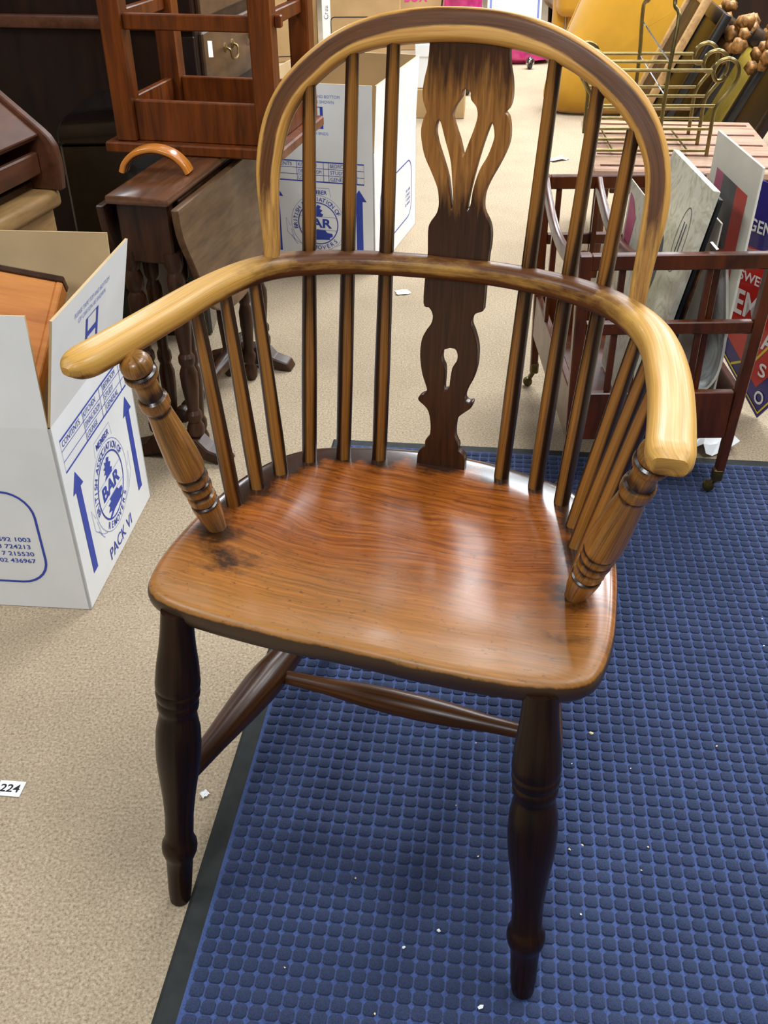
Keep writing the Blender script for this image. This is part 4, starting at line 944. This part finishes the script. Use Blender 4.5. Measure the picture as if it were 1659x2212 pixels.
# ================================================================== enamel sign
M_SBLUE = plain('blue_enamel', sr(44, 40, 118), 0.2, vary=0.05, coat=0.4); M_SRED = plain('red_enamel', sr(196, 44, 40), 0.22, vary=0.05, coat=0.4)
M_SWHITE = plain('white_enamel', sr(236, 234, 230), 0.25, vary=0.02); M_SYEL = plain('yellow_enamel', sr(226, 202, 60), 0.25, vary=0.04)
def sign():
    ang = math.atan2(-0.907, 0.42)
    e = empty('enamel_sign', (0.783, 1.792, 0.0), ang, 'blue and red enamel advertising sign with white letters, leaning at the right edge', 'sign')
    ol = [(0, 0), (.17, .26), (.17, .46), (-.20, .46), (-.20, .14)]
    prism('plate', [Vector((a, 0, b + .002)) for a, b in ol], (0, 0, 0), (0, 0.004, 0), M_SBLUE, e, 0.0006)
    p = Print()
    p.poly([(-.20, .19), (-.02, .065), (.14, .28), (.14, .335), (-.20, .335)], 1)
    p.build('red_band', (0, 0, 0), (1, 0, 0), (0, 0, 1), None, e, [M_SBLUE, M_SRED], lift=0.0005)
    p = Print()
    p.stroke([(-.19, .143), (0, .014), (.16, .262)], .0045)
    p.stroke([(-.10, .085), (-.035, .122), (.02, .205)], .005)
    p.build('yellow_line', (0, 0, 0), (1, 0, 0), (0, 0, 1), M_SYEL, e, lift=0.0012)
    for w_, x_, z_, h_, wd_ in (('GEN', -.128, .366, .024, .062), ('SWEE', -.126, .266, .019, .072), ('EM', -.122, .196, .050, .062), ('A', -.030, .150, .04, .032), ('S', -.022, .093, .028, .020), ('O', -.018, .034, .028, .026)):
        p = Print(); p.text(w_, x_, z_, h_, width=wd_, bold=.02); p.build('lettering', (0, 0, 0), (1, 0, 0), (0, 0, 1), M_SWHITE, e, lift=0.0018)
sign()

# ================================================================== brass rack on a low inlaid table
M_INLAY = wood('pinkish_inlaid_top', sr(206, 178, 164), sr(168, 132, 116), 'OBJ', (6, 46, 40), rough=0.22, coat=0.5, pores=0.2, blotch=0.2)
M_BRASSR = plain('brass_wire', sr(124, 108, 64), 0.3, metal=0.85, vary=0.1, scale=60)
def low_table():
    e = empty('low_inlaid_table', (0.553, 2.585, 0), -0.114, 'low inlaid wooden table under the brass rack', 'table')
    box('table_top', (0.25, 0.275, 0.290), (0.50, 0.55, 0.020), M_INLAY, e, 0.004)
    for i in range(5): box('inlay_strip', (0.25, 0.04 + i * 0.115, 0.3006), (0.46, 0.012, 0.0016), M_CANT, e, 0)
    for x in (0.03, 0.47):
        for y in (0.03, 0.52): box('leg', (x, y, 0.14), (0.035, 0.035, 0.28), M_CANT, e, 0.003, taper=0.7)
    box('apron', (0.25, 0.03, 0.255), (0.40, 0.016, 0.045), M_CANT, e, 0.002); box('apron', (0.25, 0.52, 0.255), (0.40, 0.016, 0.045), M_CANT, e, 0.002)
low_table()
def brass_rack():
    e = empty('brass_magazine_rack', (0.735, 2.83, 0.3016), -0.06, 'scrolled brass wire magazine rack standing on the low inlaid table', 'magazine rack')
    hw = 0.150
    for y in (-0.12, 0.0, 0.12):
        for sx in (-1, 1):
            x = sx * hw
            tube('scroll_post', [(x, y, .0), (x, y, .06), (x, y, .105), (x + sx * .008, y, .130), (x + sx * .032, y, .165), (x + sx * .046, y, .195), (x + sx * .040, y, .226), (x + sx * .016, y, .240), (x - sx * .010, y, .230), (x - sx * .018, y, .206), (x - sx * .008, y, .188), (x + sx * .008, y, .189), (x + sx * .013, y, .200)], 0.0052, M_BRASSR, e, 8, cat=70)
        for z in (0.012, 0.068, 0.126): tube('rod', [(-hw, y, z), (hw, y, z)], 0.0040, M_BRASSR, e, 8)
        tube('rod', [(-hw + .016, y, .212), (hw - .016, y, .212)], 0.0044, M_BRASSR, e, 8)
    for x in (-.10, 0.0, .10):
        tube('bottom_rod', [(x, -.12, .010), (x, .12, .010)], 0.0026, M_BRASSR, e, 6)
    for x, y in ((-0.018, 0.12), (0.018, -0.12)):
        tube('handle_post', [(x, y, .01), (x, y, .2), (x * 1.6, y * .8, .33), (x * 1.2, y * .5, .36), (x * 1.2, y * .45, .46)], 0.0052, M_BRASSR, e, 8, cat=40)
    tube('handle_bar', [(-.0216, .054, .455), (-.01, .03, .475), (.01, -.03, .475), (.0216, -.054, .455)], 0.0052, M_BRASSR, e, 8, cat=16)
    for z in (0.18, 0.26): tube('brace', [(-0.018, .12, z + .03), (0.018, -.12, z - .03)], 0.0020, M_STEEL, e, 6)
brass_rack()

# ================================================================== background
M_YEL = plain('mustard_velvet', sr(180, 130, 28), 0.85, vary=0.08, scale=5, spec=0.2)
M_YEL.node_tree.nodes['Principled BSDF'].inputs['Sheen Weight'].default_value = 0.3
def cushion():
    e = empty('velvet_floor_cushion', (1.00, 4.62, 0), -0.1, 'large mustard yellow velvet cushion leaning on its edge on the carpet', 'cushion')
    V = []; F = []; nu, nv = 40, 24; a, b, c = 0.31, 0.36, 0.15
    sg = lambda v, k: math.copysign(abs(v) ** k, v)
    for j in range(nv + 1):
        ph = -math.pi / 2 + math.pi * j / nv
        for i in range(nu):
            th = 2 * math.pi * i / nu
            x = a * sg(math.cos(th), .42); z = b * sg(math.sin(th), .42); q = sg(math.cos(ph), .55); y = c * sg(math.sin(ph), .9)
            x *= q; z *= q
            y *= 1 - 0.35 * (abs(x / a) ** 3 * abs(z / b) ** 3)
            zz = z + 0.355; V.append((x + 0.42 * (zz - 0.02), y + 0.25 * (zz - 0.02) - 0.02, max(zz, 0.0) + 0.002 * math.sin(th * 5)))
    for j in range(nv):
        for i in range(nu): F.append((j * nu + i, j * nu + (i + 1) % nu, (j + 1) * nu + (i + 1) % nu, (j + 1) * nu + i))
    mk('cover', V, F, M_YEL, e, sharp=1.5)
    pts = []
    for i in range(61):
        th = 2 * math.pi * i / 60; x = a * sg(math.cos(th), .42) * 1.0; zz = b * sg(math.sin(th), .42) + 0.355; pts.append((x + 0.42 * (zz - .02), 0.25 * (zz - .02) - 0.02, max(zz, 0.004)))
    tube('piping', pts, 0.006, M_YEL, e, 8)
cushion()
def ribbed_chair():
    e = empty('channel_back_chair', (1.33, 6.50, 0), 0.05, 'mustard yellow channel-back armchair behind the velvet cushion', 'armchair')
    box('seat', (0.0, 0.0, 0.27), (0.62, 0.5, 0.22), M_YEL, e, 0.05, 4)
    for i in range(8):
        x = -0.28 + i * 0.08
        sweep('back_channel', [Vector((x, -0.20 + 0.02 * abs(i - 3.5), z)) for z in [0.02 + 0.09 * k for k in range(10)]], lambda t: circ(0.041, 12, 0.05), M_YEL, e, up=(0, 1, 0))
    for x in (-.26, .26):
        for y in (-.10, .2): lathe('leg', (x, y, 0), (x, y, 0.17), [(0, .012), (1, .02)], M_DARKWOOD, e, 10)
ribbed_chair()
M_KRAFT = plain('brown_kraft_carton', sr(178, 146, 102), 0.8, vary=0.05, scale=8, spec=0.2)
M_MAGENTA = plain('magenta_ink', sr(206, 52, 128), 0.5, vary=0.05)
M_PINKPLASTIC = plain('pink_plastic_wrap', sr(176, 48, 104), 0.15, vary=0.2, scale=14, coat=0.4)
def carton(loc, rz, s, label, prints=None, tape=True):
    e = empty('brown_carton', loc, rz, label, 'box', 'brown cartons at the back')
    box('body', (0, 0, s[2] / 2), s, M_KRAFT, e, 0.004)
    box('lid_flap', (-s[0] / 4, 0, s[2] + 0.002), (s[0] / 2 - 0.003, s[1] - 0.004, 0.004), M_KRAFT, e, 0.001); box('lid_flap', (s[0] / 4, 0, s[2] + 0.002), (s[0] / 2 - 0.003, s[1] - 0.004, 0.004), M_KRAFT, e, 0.001)
    if prints:
        p, mt = prints; p.build('carton_print', (-s[0] / 2, -s[1] / 2, 0), (1, 0, 0), (0, 0, 1), None, e, mt, lift=0.001)
    return e
q = Print()
q.text('room', .365, .235, .030, 'r', bold=.01); q.text('age', .295, .175, .030, 'r', bold=.01)
q.stroke([(.02, .03), (.37, .03)], .004)
carton((-0.56, 6.05, 0), 0.16, (0.40, 0.34, 0.40), 'brown carton with black room words, behind the upturned table', (q, [M_TEXTBLACK]))
q = Print(); q.stroke([(.02 + .19 + a, .13 + b) for a, b in rrect(.33, .20, .02, 4)], .005, True)
q.poly([(-.0, .0), (.045, .0), (.045, .40), (-.0, .40)], 1); q.text('Crea', .032, .22, .024, rot=math.pi / 2, bold=.01)
carton((-0.09, 6.0, 0), -0.03, (0.42, 0.34, 0.40), 'brown carton with a black rounded outline and white tape', (q, [M_TEXTBLACK, M_PAPER]))
q = Print(); q.text('BOX', .03, .255, .045, width=.13, bold=.02, mi=0); q.stroke([(.22, .0), (.26, .40)], .008, mi=1)
carton((0.28, 6.38, 0), 0.05, (0.34, 0.3, 0.42), 'brown carton with magenta BOX lettering next to the pink bundle', (q, [M_MAGENTA, M_TEXTBLACK]))
def lumpy(name, part, label, cat, loc, size, mat, seed, n=(28, 16), amp=0.12, k=.5):
    rnd = random.Random(seed); e = empty(name, loc, 0, label, cat); V = []; F = []
    ph = [(rnd.uniform(1, 5), rnd.uniform(1, 5), rnd.uniform(0, 6)) for _ in range(6)]
    sg = lambda v, kk: math.copysign(abs(v) ** kk, v)
    for j in range(n[1] + 1):
        a = -math.pi / 2 + math.pi * j / n[1]
        for i in range(n[0]):
            t = 2 * math.pi * i / n[0]
            w = 1 + amp * sum(math.sin(p0 * t * 1.0 // 1 * 0 + round(p0) * t + p1 * a * 2 + p2) for p0, p1, p2 in ph) / 3
            x = size[0] / 2 * sg(math.cos(a), k) * sg(math.cos(t), k) * w; y = size[1] / 2 * sg(math.cos(a), k) * sg(math.sin(t), k) * w; z = size[2] / 2 * sg(math.sin(a), k) * w + size[2] / 2
            V.append((x, y, max(0.001, z)))
    for j in range(n[1]):
        for i in range(n[0]): F.append((j * n[0] + i, j * n[0] + (i + 1) % n[0], (j + 1) * n[0] + (i + 1) % n[0], (j + 1) * n[0] + i))
    mk(part, V, F, mat, e, sharp=1.0); return e
lumpy('pink_plastic_bundle', 'wrapping', 'low wide shiny magenta plastic-wrapped bundle on the carpet at the back', 'bundle', (0.66, 5.84, 0), (0.60, 0.22, 0.21), M_PINKPLASTIC, 3)
lumpy('pink_plastic_bundle', 'wrapping', 'taller magenta plastic-wrapped bundle beside the carton lettered BOX', 'bundle', (0.47, 6.09, 0), (0.20, 0.18, 0.38), M_PINKPLASTIC, 8, amp=0.06)
def blue_picture():
    e = empty('blue_print_poster', (0.80, 6.42, 0), -0.04, 'white poster with a blue arch design leaning behind the pink bundle', 'poster')
    box('board', (0, 0, 0.26), (0.32, 0.012, 0.52), M_PAPER, e, 0.002, rx=-0.08)
    p = Print(); p.stroke([(.02, .0), (.02, .5)], .012); p.stroke([(.30, .0), (.30, .5)], .012)
    for r_ in (.06, .10): p.arc(.16, .26, r_, .006, 0, math.pi, 16)
    p.poly([(.14, .26), (.18, .26), (.17, .31), (.15, .31)])
    p.build('arch_print', (-.16, -.0285, .003), (1, 0, 0), (0, 0.08, 1), M_INKP, e)
blue_picture()
e = empty('small_brown_carton', (0.27, 4.62, 0), -0.1, 'small low brown carton on the carpet behind the open white carton', 'box')
box('body', (0, 0, 0.06), (0.22, 0.22, 0.12), M_KRAFT, e, 0.003); box('tape', (0, 0, 0.1205), (0.05, 0.22, 0.001), M_KRAFT, e, 0)
e = empty('white_shoe_box', (0.26, 4.62, 0.1212), -0.1, 'white lidded box stacked on the small brown carton', 'box')
box('body', (0, 0, 0.07), (0.19, 0.19, 0.14), M_CARDW, e, 0.003); box('lid', (0, 0, 0.15), (0.198, 0.198, 0.05), M_CARDW, e, 0.003)
def castor(loc, label):
    e = empty('chrome_castor', loc, 0, label, 'castor')
    lathe('wheel', (-.015, 0, .026), (.015, 0, .026), [(0, .012), (.1, .022), (.5, .026), (.9, .022), (1, .012)], M_BLACK, e, 16)
    lathe('hood', (0, 0, .026), (0, 0, .062), [(0, .024), (.4, .024), (.75, .018), (1, .004)], M_STEEL, e, 16)
castor((0.418, 4.99, 0), 'shiny castor seen through the hole in the chair splat')
castor((0.80, 5.62, 0), 'shiny castor on the carpet in front of the pink bundle')

# picture frames stacked on edge at the right, in front of a dark cabinet
M_GILT = plain('carved_gilt', sr(150, 104, 52), 0.45, metal=0.35, vary=0.35, scale=60)
M_FRAMED = plain('black_frame', sr(24, 20, 18), 0.35, vary=0.2, scale=30)
M_YBOARD = plain('yellow_board', sr(220, 186, 74), 0.6, vary=0.08)
e = empty('dark_cabinet', (2.05, 5.20, 0), 0, 'dark wooden cabinet behind the stacked picture frames', 'cabinet')
box('carcase', (0, 0, 0.36), (1.10, 0.5, 0.60), M_DARKWOOD, e, 0.004); box('top', (0, 0, 0.675), (1.16, 0.56, 0.03), M_MAHOG, e, 0.006, 2); box('plinth', (0, 0.02, 0.03), (1.06, 0.44, 0.06), M_DARKWOOD, e, 0.002)
for x in (-.27, .27): box('door', (x, -0.254, 0.36), (0.50, 0.016, 0.54), M_DARKWOOD, e, 0.006)
def ornament(parent, c, r, seed):
    rnd = random.Random(seed)
    bm = bmesh.new()
    for k in range(9):
        a = 2 * math.pi * k / 9; q = Vector(c) + Vector((rnd.uniform(-.008, .008), math.cos(a) * r * rnd.uniform(.5, 1), math.sin(a) * r * rnd.uniform(.5, 1)))
        bmesh.ops.create_icosphere(bm, subdivisions=1, radius=r * rnd.uniform(.28, .48), matrix=Matrix.Translation(q))
    for v in bm.verts: v.co += Vector((rnd.uniform(-1, 1), rnd.uniform(-1, 1), rnd.uniform(-1, 1))) * r * 0.06
    mkbm('gilt_ornament', bm, M_GILT, parent, sharp=1.2)
def frame(loc, size, lean, rail, label, m_rail, m_panel, orn=False, seed=1):
    """frame standing on edge in the y-z plane, leaning to the right by lean"""
    e = empty('picture_frame', loc, -0.12, label, 'picture frame', 'picture frames stacked on edge'); e.rotation_euler = (0, lean, -0.12)
    D, H = size
    for y in (-D / 2 + rail / 2, D / 2 - rail / 2): box('rail', (0, y, H / 2), (0.028, rail, H), m_rail, e, 0.006, 2)
    for z in (rail / 2, H - rail / 2): box('rail', (0, 0, z), (0.028, D - 2 * rail, rail), m_rail, e, 0.006, 2)
    box('panel', (0.004, 0, H / 2), (0.008, D - 2 * rail + .01, H - 2 * rail + .01), m_panel, e, 0)
    if orn:
        for y in (-D / 2 + rail * .6, D / 2 - rail * .6): ornament(e, (-0.018, y, H - rail * .6), rail * 1.25, seed + int(y * 100))
    return e
frame((0.97, 4.10, 0.010), (0.34, 0.58), 0.42, 0.035, 'pale wood picture frame at the front of the stack beside the cushion', M_PALE, M_DARKWOOD)
frame((1.06, 4.08, 0.012), (0.42, 0.52), 0.42, 0.05, 'black picture frame second in the leaning stack', M_FRAMED, M_FRAMED)
frame((1.15, 4.04, 0.012), (0.46, 0.47), 0.42, 0.06, 'black picture frame with gilt carved corners in the leaning stack', M_FRAMED, M_DARKWOOD, True, 5)
frame((1.25, 3.98, 0.012), (0.46, 0.44), 0.42, 0.06, 'yellow-panelled frame near the right of the leaning stack', M_FRAMED, M_YBOARD, True, 9)
frame((1.36, 3.92, 0.012), (0.50, 0.42), 0.42, 0.07, 'dark frame with large gilt carving, rightmost of the leaning stack', M_DARKWOOD, M_FRAMED, True, 15)
M_MARBLE = marbled('grey_mottled_stone', sr(70, 68, 64), sr(150, 148, 142), sr(206, 204, 198), 30, 1.5)
e = empty('mottled_stone_slab', (1.48, 3.42, 0), -0.1, 'grey mottled stone slab on the carpet at the right edge', 'slab')
box('slab', (0, 0, 0.020), (0.34, 0.30, 0.036), M_MARBLE, e, 0.006, 2); box('foot', (-.12, 0, .0015), (.04, .2, .003), M_RUB, e, 0); box('foot', (.12, 0, .0015), (.04, .2, .003), M_RUB, e, 0)

# ================================================================== litter on the floor
def scrap(loc, s, label, rz=0.0, seed=0, mat=M_PAPER, crumple=0.25, name='paper_scrap', group='paper scraps on the carpet'):
    rnd = random.Random(seed); n = 5; V = []; F = []
    for j in range(n):
        for i in range(n):
            V.append(((i / (n - 1) - .5) * s[0] * rnd.uniform(.8, 1.1), (j / (n - 1) - .5) * s[1] * rnd.uniform(.8, 1.1), 0.0008 + rnd.uniform(0, 1) * crumple * min(s)))
    for j in range(n - 1):
        for i in range(n - 1): F.append((j * n + i, j * n + i + 1, (j + 1) * n + i + 1, (j + 1) * n + i))
    o = mk(name, V, F, mat, None, smooth=False); o.location = loc; o.rotation_euler = (0, 0, rz)
    m = o.modifiers.new('thickness', 'SOLIDIFY'); m.thickness = 0.0004
    return tag(o, label, 'paper', group)
scrap((0.655, 1.672, 0.0008), (0.085, 0.055), 'crumpled white tissue on the carpet beside the canterbury leg', 0.4, 3, crumple=0.55)
scrap((0.057, 2.505, 0.0008), (0.040, 0.034), 'white paper scrap on the carpet seen between sticks and splat', 0.3, 4, crumple=.1)
scrap((0.677, 3.823, 0.0008), (0.080, 0.050), 'white paper scrap on the far carpet right of the splat', 0.5, 5, crumple=.15)
scrap((-0.233, 0.825, 0.0008), (0.011, 0.010), 'tiny white paper scrap beside the front left chair leg', 0.7, 6, crumple=.3)
e = empty('lot_ticket', (-0.4865, 0.838, 0.0006), -0.10, 'small white paper ticket printed 224 on the carpet, lower left', 'ticket')
box('ticket', (0, 0, 0.0004), (0.034, 0.024, 0.0006), M_PAPER, e, 0)
p = Print(); p.text('224', -.0130, -.0055, .0118, width=.026, bold=.02); p.build('ticket_number', (0, 0, .0008), (1, 0, 0), (0, 1, 0), M_TEXTBLACK, e, lift=.0002)
M_CRUMB = plain('pale_crumb', sr(226, 206, 158), 0.8, vary=0.08); M_CHIP = plain('white_chip', sr(226, 228, 226), 0.7, vary=0.04)
def crumb(x, y, s, mat):
    bm = bmesh.new(); bmesh.ops.create_icosphere(bm, subdivisions=1, radius=s)
    for v in bm.verts: v.co = Vector((v.co.x * random.uniform(.7, 1.5), v.co.y * random.uniform(.5, 1.1), v.co.z * .5))
    o = mkbm('crumb', bm, mat); o.location = (x, y, 0.0098); o.rotation_euler = (0, 0, random.uniform(0, 3))
    tag(o, 'tiny pale crumb lying on the blue mat', 'crumb', 'crumbs on the blue mat')
CR = [(1277, 1584, .0028, 0), (1548, 1612, .0016, 0), (1230, 1835, .0018, 0), (1258, 1826, .0017, 0), (1255, 1975, .0015, 1), (948, 2010, .0022, 1), (872, 2046, .0022, 1), (1038, 2176, .0030, 1), (768, 1897, .0013, 0), (1028, 1605, .0014, 0), (1033, 1850, .0013, 0), (1235, 1650, .0012, 1), (1362, 1660, .0010, 1), (1400, 1830, .0012, 0), (1650, 1395, .0016, 1), (1646, 1337, .0012, 1), (810, 2190, .0014, 0), (1385, 1880, .0012, 0), (615, 2090, .0012, 0), (985, 1740, .0010, 0)]
for px, py, s, k in CR:
    xr, yr = (px - 829.5) / FPX, -(py - 1106) / FPX
    cp, sp = math.cos(PITCH), math.sin(PITCH); r2 = Vector((math.cos(ROLL), math.sin(ROLL) * sp, math.sin(ROLL) * cp)); u2 = Vector((-math.sin(ROLL), sp * math.cos(ROLL), cp * math.cos(ROLL)))
    d = Vector((0, cp, -sp)) + r2 * xr + u2 * yr; t = (0.0095 - CAMH) / d.z
    crumb(d.x * t, d.y * t, s, M_CHIP if k else M_CRUMB)
